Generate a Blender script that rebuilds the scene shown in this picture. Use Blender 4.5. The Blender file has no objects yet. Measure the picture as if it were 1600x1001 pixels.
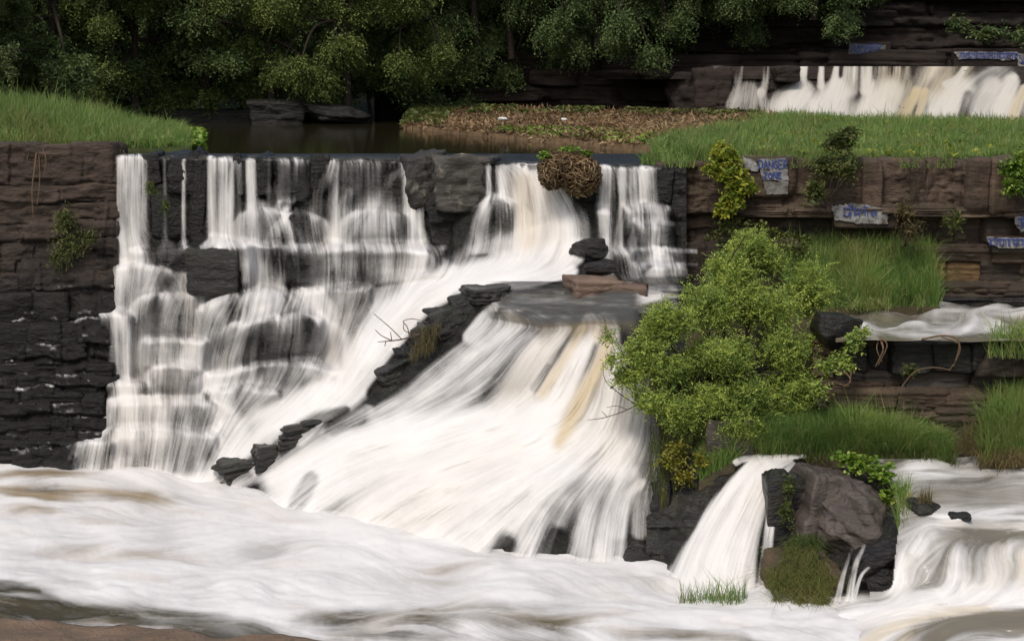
import bpy, math, random
import numpy as np
from mathutils import Vector

R = math.radians
rng = np.random.default_rng(11)
random.seed(11)
sc = bpy.context.scene

# ---------------------------------------------------------------- camera, sky, sun, exposure
FPX, CX, CY, HOR, CAMZ = 2667.0, 800.0, 500.5, 112.0, 2.0
TILT = math.atan((CY - HOR) / FPX)
cam_d = bpy.data.cameras.new("camera")
cam = bpy.data.objects.new("camera", cam_d)
sc.collection.objects.link(cam)
cam.location = (0, 0, CAMZ)
cam.rotation_euler = (R(90) - TILT, 0, 0)
cam_d.lens = 36.0 * FPX / 1600.0
cam_d.sensor_width = 36.0
cam_d.clip_start = 0.5
cam_d.clip_end = 2000
sc.camera = cam

SUN_EL, SUN_AZ = R(54), R(205)      # azimuth clockwise from +Y
world = bpy.data.worlds.new("World")
sc.world = world
world.use_nodes = True
wn = world.node_tree.nodes
sky = wn.new("ShaderNodeTexSky")
sky.sky_type = 'NISHITA'
sky.sun_disc = False
sky.sun_elevation = SUN_EL
sky.sun_rotation = SUN_AZ
sky.air_density = 1.2
sky.dust_density = 4.0
sky.ozone_density = 0.6
wb = wn["Background"]
wb.inputs["Strength"].default_value = 0.12
world.node_tree.links.new(sky.outputs[0], wb.inputs["Color"])
sun_d = bpy.data.lights.new("sun", 'SUN')
sun_d.energy = 1.5
sun_d.angle = R(14)
sun_d.color = (1.0, 0.955, 0.89)
sun = bpy.data.objects.new("sun", sun_d)
sc.collection.objects.link(sun)
sdir = Vector((math.sin(SUN_AZ) * math.cos(SUN_EL), math.cos(SUN_AZ) * math.cos(SUN_EL), math.sin(SUN_EL)))
sun.rotation_euler = sdir.to_track_quat('Z', 'Y').to_euler()
sun.location = (0, 20, 30)
vs = sc.view_settings
vs.view_transform = 'Standard'
vs.look = 'None'
vs.exposure = 0.36
vs.gamma = 1.0
vs.use_curve_mapping = False
sc.cycles.max_bounces = 6
sc.cycles.diffuse_bounces = 3
sc.cycles.glossy_bounces = 2
sc.cycles.transmission_bounces = 3
sc.cycles.transparent_max_bounces = 12
sc.cycles.use_denoising = True

# ---------------------------------------------------------------- projection helpers
_ca, _sa = math.cos(TILT), math.sin(TILT)
def at(px, py, Y):
    """point of the place seen at photo pixel px,py, standing at distance Y"""
    px = np.asarray(px, float); py = np.asarray(py, float); Y = np.asarray(Y, float)
    x = (px - CX) / FPX; y = (CY - py) / FPX
    dy = _ca + y * _sa; dz = -_sa + y * _ca
    s = Y / dy
    return np.stack(np.broadcast_arrays(x * s, Y, CAMZ + dz * s), -1)
def Yz(py, z):
    """distance at which photo row py meets height z"""
    y = (CY - np.asarray(py, float)) / FPX
    return (z - CAMZ) / (-_sa + y * _ca) * (_ca + y * _sa)
def ppm(Y): return FPX / Y

# ---------------------------------------------------------------- noise
def _hash(ix, iy, iz, s):
    h = (ix * 374761393 + iy * 668265263 + iz * 2147483647 + s * 1274126177) & 0xFFFFFFFF
    h = ((h ^ (h >> 13)) * 1274126177) & 0xFFFFFFFF
    h = ((h ^ (h >> 16)) * 2246822519) & 0xFFFFFFFF
    return ((h ^ (h >> 15)) & 0xFFFF) / 65535.0
def vnoise(p, seed=0):
    p = np.asarray(p, float)
    i = np.floor(p).astype(np.int64); f = p - i
    f = f * f * (3 - 2 * f)
    out = 0
    for dx in (0, 1):
        wx = f[..., 0] if dx else 1 - f[..., 0]
        for dy in (0, 1):
            wy = f[..., 1] if dy else 1 - f[..., 1]
            for dz in (0, 1):
                wz = f[..., 2] if dz else 1 - f[..., 2]
                out = out + wx * wy * wz * _hash(i[..., 0] + dx, i[..., 1] + dy, i[..., 2] + dz, seed)
    return out * 2 - 1
def fbm(p, oct=4, seed=0):
    a, s, o = 1.0, 1.0, 0
    t = 0
    for k in range(oct):
        o = o + a * vnoise(np.asarray(p) * s, seed + k * 17); t += a
        a *= 0.5; s *= 2.03
    return o / t
def sstep(a, b, x):
    t = np.clip((x - a) / (b - a + 1e-9), 0, 1)
    return t * t * (3 - 2 * t)
def blur(a, r):
    """separable box blur, twice"""
    r = int(max(1, r))
    for _ in range(2):
        for ax in (0, 1):
            pad = [(0, 0), (0, 0)]; pad[ax] = (r + 1, r)
            c = np.cumsum(np.pad(a, pad, mode='edge'), axis=ax)
            n = a.shape[ax]
            hi = np.take(c, np.arange(2 * r + 1, 2 * r + 1 + n), axis=ax)
            lo = np.take(c, np.arange(0, n), axis=ax)
            a = (hi - lo) / (2 * r + 1)
    return a

# ---------------------------------------------------------------- mesh and object helpers
COL = sc.collection
def mesh_np(name, V, F, attrs=None, smooth=True):
    me = bpy.data.meshes.new(name)
    V = np.ascontiguousarray(V, dtype=np.float32).reshape(-1, 3)
    F = np.ascontiguousarray(F, dtype=np.int32)
    k = F.shape[1]
    me.vertices.add(len(V)); me.vertices.foreach_set("co", V.ravel())
    me.loops.add(F.size); me.loops.foreach_set("vertex_index", F.ravel())
    me.polygons.add(len(F))
    me.polygons.foreach_set("loop_start", np.arange(0, F.size, k, dtype=np.int32))
    me.polygons.foreach_set("use_smooth", np.full(len(F), smooth, dtype=bool))
    me.update(calc_edges=True)
    for n, a in (attrs or {}).items():
        at_ = me.attributes.new(n, 'FLOAT', 'POINT')
        at_.data.foreach_set("value", np.ascontiguousarray(a, dtype=np.float32).ravel())
    return me
def obj(name, me, mat=None, parent=None, loc=None, label=None, cat=None, group=None, kind=None):
    o = bpy.data.objects.new(name, me)
    COL.objects.link(o)
    if mat is not None and me is not None and not me.materials:
        me.materials.append(mat)
    if parent is not None: o.parent = parent
    if loc is not None: o.location = loc
    if label: o["label"] = label
    if cat: o["category"] = cat
    if group: o["group"] = group
    if kind: o["kind"] = kind
    return o
def empty(name, loc, **kw):
    o = obj(name, None, **kw)
    o.location = Vector([float(c) for c in loc]); o.empty_display_size = 0.2
    return o
def grid_faces(ny, nx):
    i = np.arange(ny * nx).reshape(ny, nx)
    return np.stack([i[:-1, :-1], i[1:, :-1], i[1:, 1:], i[:-1, 1:]], -1).reshape(-1, 4)
def compact(V, F, attrs):
    used = np.unique(F)
    m = np.full(len(V), -1, np.int64); m[used] = np.arange(len(used))
    return V[used], m[F], {k: a[used] for k, a in attrs.items()}

# ---------------------------------------------------------------- materials
class NT:
    def __init__(s, name):
        s.m = bpy.data.materials.new(name); s.m.use_nodes = True
        s.t = s.m.node_tree; s.t.nodes.clear()
        s.out = s.t.nodes.new("ShaderNodeOutputMaterial")
    def n(s, typ, ins=None, **props):
        x = s.t.nodes.new(typ)
        for k, v in props.items(): setattr(x, k, v)
        for k, v in (ins or {}).items():
            if hasattr(v, "is_output"): s.t.links.new(v, x.inputs[k])
            else: x.inputs[k].default_value = v
        return x
    def attr(s, n): return s.n("ShaderNodeAttribute", attribute_name=n).outputs["Fac"]
    def math(s, op, a, b=0.0, clamp=False):
        x = s.n("ShaderNodeMath", {0: a, 1: b}, operation=op, use_clamp=clamp); return x.outputs[0]
    def mix(s, f, a, b, blend='MIX'):
        x = s.n("ShaderNodeMix", data_type='RGBA', blend_type=blend)
        for k, v in ((0, f), (6, a), (7, b)):
            if hasattr(v, "is_output"): s.t.links.new(v, x.inputs[k])
            else: x.inputs[k].default_value = v if k == 0 else (*v[:3], 1.0)
        return x.outputs[2]
    def ramp(s, f, stops):
        x = s.n("ShaderNodeValToRGB", {0: f})
        e = x.color_ramp.elements
        while len(e) < len(stops): e.new(0.5)
        for k, (p, c) in enumerate(stops):
            e[k].position = p; e[k].color = (*c, 1.0) if len(c) == 3 else c
        return x.outputs[0]
    def noise(s, scale, detail=4.0, rough=0.55, vec=None, dist=0.0):
        ins = {"Scale": scale, "Detail": detail, "Roughness": rough, "Distortion": dist}
        if vec is not None: ins["Vector"] = vec
        return s.n("ShaderNodeTexNoise", ins).outputs[0]
    def coord(s, scale=(1, 1, 1), which="Object", rot=(0, 0, 0)):
        c = s.n("ShaderNodeTexCoord").outputs[which]
        return s.n("ShaderNodeMapping", {"Vector": c, "Scale": scale, "Rotation": rot}).outputs[0]
    def pos(s, scale=(1, 1, 1)):
        c = s.n("ShaderNodeNewGeometry").outputs["Position"]
        return s.n("ShaderNodeMapping", {"Vector": c, "Scale": scale}).outputs[0]
    def bump(s, h, strength, dist=0.05):
        return s.n("ShaderNodeBump", {"Height": h, "Strength": strength, "Distance": dist}).outputs[0]
    def done(s, sh):
        s.t.links.new(sh, s.out.inputs["Surface"]); return s.m

def mat_rock(name, dark, mid, light, rough=0.75, wet=0.0, moss=None, moss_amt=0.0, bump=0.6, lichen=None, lichen_amt=0.0):
    t = NT(name)
    p = t.pos((1, 1, 1)); ps = t.pos((0.5, 0.5, 4.0))
    n1 = t.noise(1.3, 5, 0.6, p); n2 = t.noise(1.6, 5, 0.65, ps, 0.3); n3 = t.noise(9, 4, 0.6, p)
    f = t.math('ADD', t.math('MULTIPLY', n1, 0.45), t.math('MULTIPLY', n2, 0.55))
    c = t.ramp(f, [(0.30, dark), (0.52, mid), (0.72, light)])
    c = t.mix(t.math('MULTIPLY', n3, 0.5), c, dark)
    oi = t.n("ShaderNodeObjectInfo").outputs["Random"]
    c = t.mix(1.0, c, t.ramp(oi, [(0.0, (0.72, 0.70, 0.70)), (1.0, (1.2, 1.16, 1.1))]), 'MULTIPLY')
    if lichen:
        l = t.ramp(t.noise(2.3, 5, 0.7, t.pos((1, 1, 0.7))), [(0.55, (0, 0, 0)), (0.66, (1, 1, 1))])
        c = t.mix(t.math('MULTIPLY', l, lichen_amt), c, lichen)
    if moss:
        g = t.ramp(t.noise(1.7, 5, 0.65, p), [(0.47, (0, 0, 0)), (0.62, (1, 1, 1))])
        up = t.n("ShaderNodeSeparateXYZ", {0: t.n("ShaderNodeNewGeometry").outputs["Normal"]}).outputs[2]
        g = t.math('MULTIPLY', t.math('MULTIPLY', g, moss_amt), t.math('ADD', 0.55, t.math('MULTIPLY', up, 0.6)), True)
        c = t.mix(g, c, moss)
    rr = t.ramp(t.noise(2.5, 4, 0.6, ps), [(0.35, (rough - wet * 0.6,) * 3), (0.65, (rough,) * 3)])
    h = t.math('ADD', t.math('MULTIPLY', t.noise(3.0, 8, 0.65, t.pos((1, 1, 3.2)), 0.4), 1.0), t.math('MULTIPLY', t.noise(14, 6, 0.6, p), 0.35))
    b = t.n("ShaderNodeBsdfPrincipled", {"Base Color": c, "Roughness": rr, "Specular IOR Level": 0.3 + 0.3 * wet, "Normal": t.bump(h, bump, 0.12)})
    return t.done(b.outputs[0])

def mat_leaf(name, cols, transl=0.3, rough=0.55, straw=0.0):
    t = NT(name)
    v = t.attr("var")
    n = len(cols)
    c = t.ramp(v, [(k / (n - 1), cols[k]) for k in range(n)])
    big = t.noise(0.8, 2, 0.5, t.pos())
    c = t.mix(1.0, c, t.ramp(big, [(0.3, (0.75, 0.8, 0.75)), (0.7, (1.2, 1.15, 1.05))]), 'MULTIPLY')
    if straw:
        pt = t.ramp(t.noise(0.55, 4, 0.6, t.pos((1, 0.6, 1))), [(0.5, (0, 0, 0)), (0.68, (1, 1, 1))])
        c = t.mix(t.math('MULTIPLY', pt, straw), c, (0.17, 0.15, 0.055))
    b = t.n("ShaderNodeBsdfPrincipled", {"Base Color": c, "Roughness": rough, "Specular IOR Level": 0.25})
    tr = t.n("ShaderNodeBsdfTranslucent", {"Color": t.mix(1.0, c, (1.05, 1.08, 0.7), 'MULTIPLY')})
    return t.done(t.n("ShaderNodeMixShader", {0: transl, 1: b.outputs[0], 2: tr.outputs[0]}).outputs[0])

def mat_plain(name, col, rough=0.8, var=0.35, scale=6.0, bump=0.2):
    t = NT(name)
    n = t.noise(scale, 5, 0.6, t.pos())
    c = t.mix(1.0, (*col, 1), t.ramp(n, [(0.25, (1 - var,) * 3), (0.75, (1 + var,) * 3)]), 'MULTIPLY')
    b = t.n("ShaderNodeBsdfPrincipled", {"Base Color": c, "Roughness": rough, "Specular IOR Level": 0.2, "Normal": t.bump(n, bump, 0.03)})
    return t.done(b.outputs[0])

def mat_water(name, murky=(0.066, 0.065, 0.058), white=(0.83, 0.812, 0.79), silt=(0.55, 0.40, 0.17), rough=0.13):
    """water body with foam: alpha = where there is water, foam = aerated share, tint = silt carried"""
    t = NT(name)
    foam, alpha, tint = t.attr("foam"), t.attr("alpha"), t.attr("tint")
    wcol = t.mix(tint, white, silt)
    f = t.n("ShaderNodeBsdfPrincipled", {"Base Color": wcol, "Roughness": 0.6, "Specular IOR Level": 0.15})
    tl = t.n("ShaderNodeBsdfTranslucent", {"Color": wcol})
    f2 = t.n("ShaderNodeMixShader", {0: 0.22, 1: f.outputs[0], 2: tl.outputs[0]})
    mcol = t.mix(tint, murky, (0.26, 0.19, 0.08))
    nz = t.math('ADD', t.noise(1.6, 3, 0.5, t.pos((0.6, 2.2, 1))), t.math('MULTIPLY', t.noise(6.0, 3, 0.5, t.pos((0.5, 2.0, 1))), 0.3))
    m = t.n("ShaderNodeBsdfPrincipled", {"Base Color": mcol, "Roughness": rough, "IOR": 1.33, "Normal": t.bump(nz, 0.25, 0.08)})
    body = t.n("ShaderNodeMixShader", {0: foam, 1: m.outputs[0], 2: f2.outputs[0]})
    tr = t.n("ShaderNodeBsdfTransparent")
    o = t.n("ShaderNodeMixShader", {0: alpha, 1: tr.outputs[0], 2: body.outputs[0]})
    return t.done(o.outputs[0])

M = {}
M['rock_wall'] = mat_rock('brown sandstone', (0.018, 0.013, 0.011), (0.052, 0.037, 0.028), (0.105, 0.076, 0.055), 0.8, 0.1, (0.03, 0.036, 0.012), 0.35)
M['rock_dark'] = mat_rock('wet black rock', (0.006, 0.006, 0.006), (0.016, 0.0145, 0.0135), (0.036, 0.032, 0.028), 0.5, 0.45, bump=0.9)
M['bed'] = mat_rock('soaked black bed rock', (0.004, 0.004, 0.0036), (0.011, 0.0105, 0.0095), (0.028, 0.026, 0.023), 0.5, 0.3, (0.02, 0.026, 0.009), 0.25, bump=1.0)
M['rock_wet'] = mat_rock('wet grey rock', (0.007, 0.007, 0.0064), (0.02, 0.0185, 0.017), (0.048, 0.045, 0.04), 0.5, 0.4, (0.03, 0.04, 0.012), 0.3, bump=0.8)
M['rock_ledge'] = mat_rock('brown ledge rock', (0.03, 0.021, 0.016), (0.10, 0.071, 0.052), (0.22, 0.16, 0.115), 0.85, 0.0, (0.04, 0.046, 0.016), 0.3)
M['rock_lichen'] = mat_rock('lichened grey rock', (0.018, 0.017, 0.015), (0.045, 0.042, 0.036), (0.09, 0.082, 0.07), 0.7, 0.3, lichen=(0.2, 0.185, 0.14), lichen_amt=0.75)
M['rock_red'] = mat_rock('dry reddish rock', (0.06, 0.042, 0.033), (0.14, 0.098, 0.075), (0.26, 0.19, 0.145), 0.8, 0.1)
M['rock_grey'] = mat_rock('purplish grey boulder rock', (0.03, 0.025, 0.022), (0.075, 0.062, 0.056), (0.17, 0.14, 0.125), 0.6, 0.3, (0.045, 0.05, 0.018), 0.25)
M['rock_tan'] = mat_rock('tan rock', (0.09, 0.062, 0.04), (0.2, 0.145, 0.1), (0.34, 0.26, 0.19), 0.85, 0.0, (0.05, 0.06, 0.02), 0.4)
M['rock_ochre'] = mat_rock('ochre rock', (0.09, 0.055, 0.026), (0.19, 0.125, 0.062), (0.27, 0.19, 0.1), 0.85, 0.0)
M['rock_mossy'] = mat_rock('mossy brown rock', (0.02, 0.014, 0.009), (0.06, 0.042, 0.026), (0.12, 0.085, 0.05), 0.75, 0.2, (0.06, 0.058, 0.016), 0.8)
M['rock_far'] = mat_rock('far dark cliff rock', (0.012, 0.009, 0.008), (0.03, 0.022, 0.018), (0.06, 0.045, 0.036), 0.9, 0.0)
M['rock_fore'] = mat_rock('tan foreground rock', (0.085, 0.06, 0.042), (0.18, 0.125, 0.085), (0.28, 0.2, 0.14), 0.85, 0.1, (0.06, 0.06, 0.035), 0.35, bump=0.9)
M['hill'] = mat_plain('dark wooded slope', (0.008, 0.012, 0.005), 0.95, 0.5, 0.6)
M['soil'] = mat_plain('dark soil', (0.05, 0.04, 0.022), 0.95, 0.5, 3.0)
M['soil_green'] = mat_plain('grassy soil', (0.035, 0.045, 0.014), 0.95, 0.5, 2.0)
M['mud'] = mat_plain('brown mud and dead leaves', (0.11, 0.072, 0.04), 0.95, 0.45, 5.0)
M['bark'] = mat_plain('grey brown bark', (0.035, 0.027, 0.02), 0.9, 0.4, 20.0)
M['twig'] = mat_plain('dead twig', (0.10, 0.075, 0.055), 0.9, 0.3, 30.0)
M['root'] = mat_plain('dead brown root', (0.13, 0.085, 0.05), 0.9, 0.35, 25.0)
def _paint(name, col, lo, hi):
    t = NT(name)
    w = t.ramp(t.noise(5.0, 8, 0.7, t.pos((1, 1, 1.4))), [(lo, (0, 0, 0)), (hi, (1, 1, 1))])
    c = t.mix(w, (0.06, 0.046, 0.036), t.mix(t.noise(18, 4, 0.6, t.pos()), col, tuple(q * 0.6 for q in col)))
    return t.done(t.n("ShaderNodeBsdfPrincipled", {"Base Color": c, "Roughness": 0.85, "Specular IOR Level": 0.2, "Normal": t.bump(t.noise(6, 6, 0.6, t.pos()), 0.6, 0.04)}).outputs[0])
M['paint'] = _paint('weathered white paint', (0.36, 0.36, 0.355), 0.38, 0.6)
M['paint_grey'] = _paint('grimy grey paint', (0.21, 0.21, 0.19), 0.36, 0.58)
M['blue'] = mat_plain('faded blue paint', (0.05, 0.075, 0.24), 0.8, 0.3, 25.0)
M['litter'] = mat_plain('white litter', (0.6, 0.58, 0.55), 0.7, 0.1)
M['leaf_back'] = mat_leaf('dark tree leaf', [(0.034, 0.056, 0.024), (0.075, 0.116, 0.044), (0.135, 0.190, 0.068), (0.225, 0.281, 0.110)])
M['leaf_warm'] = mat_leaf('yellowish tree leaf', [(0.042, 0.064, 0.021), (0.105, 0.141, 0.041), (0.185, 0.230, 0.068), (0.290, 0.336, 0.118)])
M['leaf_bush'] = mat_leaf('bush leaflet', [(0.097, 0.150, 0.046), (0.212, 0.292, 0.074), (0.353, 0.433, 0.097), (0.600, 0.618, 0.150)], 0.32)
M['leaf_yellow'] = mat_leaf('yellow green leaf', [(0.076, 0.125, 0.017), (0.166, 0.218, 0.023), (0.303, 0.312, 0.037), (0.454, 0.421, 0.088)], 0.35)
M['leaf_gold'] = mat_leaf('golden leaf', [(0.10, 0.11, 0.02), (0.21, 0.2, 0.03), (0.33, 0.29, 0.05)], 0.3)
M['leaf_dark'] = mat_leaf('dull shrub leaf', [(0.033, 0.053, 0.016), (0.067, 0.088, 0.024), (0.133, 0.149, 0.047), (0.249, 0.210, 0.079)])
M['leaf_pale'] = mat_leaf('pale grey green leaf', [(0.06, 0.085, 0.035), (0.11, 0.14, 0.06), (0.2, 0.23, 0.12)])
M['leaf_hyacinth'] = mat_leaf('glossy round leaf', [(0.051, 0.108, 0.015), (0.108, 0.194, 0.023), (0.201, 0.287, 0.043), (0.345, 0.402, 0.101)], 0.25, 0.35)
M['grass'] = mat_leaf('fresh grass', [(0.055, 0.111, 0.028), (0.103, 0.186, 0.046), (0.168, 0.254, 0.069), (0.276, 0.321, 0.127), (0.27, 0.22, 0.10)], 0.3, straw=0.4)
M['grass_bank'] = mat_leaf('bank grass', [(0.050, 0.109, 0.028), (0.103, 0.194, 0.045), (0.185, 0.282, 0.073), (0.346, 0.368, 0.142), (0.27, 0.22, 0.10)], 0.3, straw=0.4)
M['grass_dry'] = mat_leaf('dry grass', [(0.06, 0.055, 0.02), (0.13, 0.1, 0.045), (0.22, 0.17, 0.08)], 0.25)
M['moss'] = mat_leaf('mossy grass', [(0.03, 0.05, 0.012), (0.06, 0.09, 0.02), (0.10, 0.12, 0.03), (0.16, 0.13, 0.05)], 0.25)
M['debris'] = mat_leaf('dead brown leaves', [(0.062, 0.037, 0.020), (0.138, 0.085, 0.045), (0.237, 0.156, 0.088), (0.375, 0.275, 0.163)], 0.15)
def _leftwall():
    t = NT('brown rock soaked black below')
    z = t.n("ShaderNodeSeparateXYZ", {0: t.n("ShaderNodeNewGeometry").outputs["Position"]}).outputs[2]
    w = t.math('ADD', z, t.math('MULTIPLY', t.noise(0.8, 5, 0.65, t.pos((1, 1, 1.2))), 3.0))
    wet = t.ramp(t.math('MULTIPLY', t.math('ADD', w, 3.8), 0.2), [(0.36, (1, 1, 1)), (0.8, (0, 0, 0))])
    n = t.math('ADD', t.math('MULTIPLY', t.noise(1.3, 5, 0.6, t.pos()), 0.4), t.math('MULTIPLY', t.noise(1.6, 5, 0.65, t.pos((0.5, 0.5, 4.0)), 0.3), 0.6))
    c1 = t.ramp(n, [(0.3, (0.020, 0.014, 0.011)), (0.52, (0.058, 0.042, 0.032)), (0.72, (0.115, 0.083, 0.062))])
    c2 = t.ramp(n, [(0.3, (0.0035, 0.003, 0.0027)), (0.55, (0.009, 0.0078, 0.007)), (0.75, (0.022, 0.019, 0.017))])
    h = t.math('ADD', t.noise(3.0, 8, 0.65, t.pos((1, 1, 3.2)), 0.4), t.math('MULTIPLY', t.noise(14, 6, 0.6, t.pos()), 0.35))
    b = t.n("ShaderNodeBsdfPrincipled", {"Base Color": t.mix(wet, c1, c2), "Roughness": t.ramp(wet, [(0, (0.85,) * 3), (1, (0.42,) * 3)]), "Specular IOR Level": 0.28, "Normal": t.bump(h, 0.9, 0.12)})
    return t.done(b.outputs[0])
M['left_wall'] = _leftwall()
M['water'] = mat_water('cascade water')
M['pool'] = mat_water('pool water', murky=(0.05, 0.048, 0.036), silt=(0.42, 0.29, 0.15))
M['rapid'] = mat_water('rapid water', murky=(0.135, 0.125, 0.1), silt=(0.55, 0.42, 0.2), rough=0.2)
M['far_water'] = mat_water('far falls water', white=(0.62, 0.595, 0.54), silt=(0.5, 0.37, 0.15))
def _pond():
    t = NT('still pond water')
    nz = t.math('ADD', t.noise(0.9, 2, 0.5, t.pos((0.4, 1.6, 1))), t.math('MULTIPLY', t.noise(5, 3, 0.5, t.pos((0.5, 1.5, 1))), 0.25))
    b = t.n("ShaderNodeBsdfPrincipled", {"Base Color": (0.020, 0.0165, 0.008, 1), "Roughness": 0.09, "IOR": 1.33, "Normal": t.bump(nz, 0.12, 0.03)})
    return t.done(b.outputs[0])
M['pond'] = _pond()

# ---------------------------------------------------------------- relief surfaces and flowing water
def rbf(ctrl):
    P = np.array([(a, b) for a, b, _ in ctrl], float) / 100.0
    v = np.array([c for *_, c in ctrl], float)
    D = np.linalg.norm(P[:, None] - P[None], axis=-1)
    n = len(P)
    A = np.zeros((n + 3, n + 3)); A[:n, :n] = D; A[:n, n] = 1; A[:n, n + 1:] = P
    A[n, :n] = 1; A[n + 1:, :n] = P.T
    w = np.linalg.solve(A, np.concatenate([v, np.zeros(3)]))
    def f(px, py):
        q = np.stack([px, py], -1) / 100.0
        o = w[n] + q @ w[n + 1:]
        for k in range(n):
            o = o + w[k] * np.hypot(q[..., 0] - P[k, 0], q[..., 1] - P[k, 1])
        return o
    return f

def catmull(pts, per=8):
    p = np.array(pts, float)
    if len(p) == 2: 
        t = np.linspace(0, 1, per)[:, None]; return p[0] * (1 - t) + p[1] * t
    e = np.vstack([2 * p[0] - p[1], p, 2 * p[-1] - p[-2]])
    out = []
    for i in range(1, len(e) - 2):
        t = np.linspace(0, 1, per, endpoint=False)[:, None]
        a, b, c, d = e[i - 1], e[i], e[i + 1], e[i + 2]
        out.append(0.5 * (2 * b + (c - a) * t + (2 * a - 5 * b + 4 * c - d) * t ** 2 + (3 * b - a - 3 * c + d) * t ** 3))
    out.append(p[-1:])
    return np.vstack(out)

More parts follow.
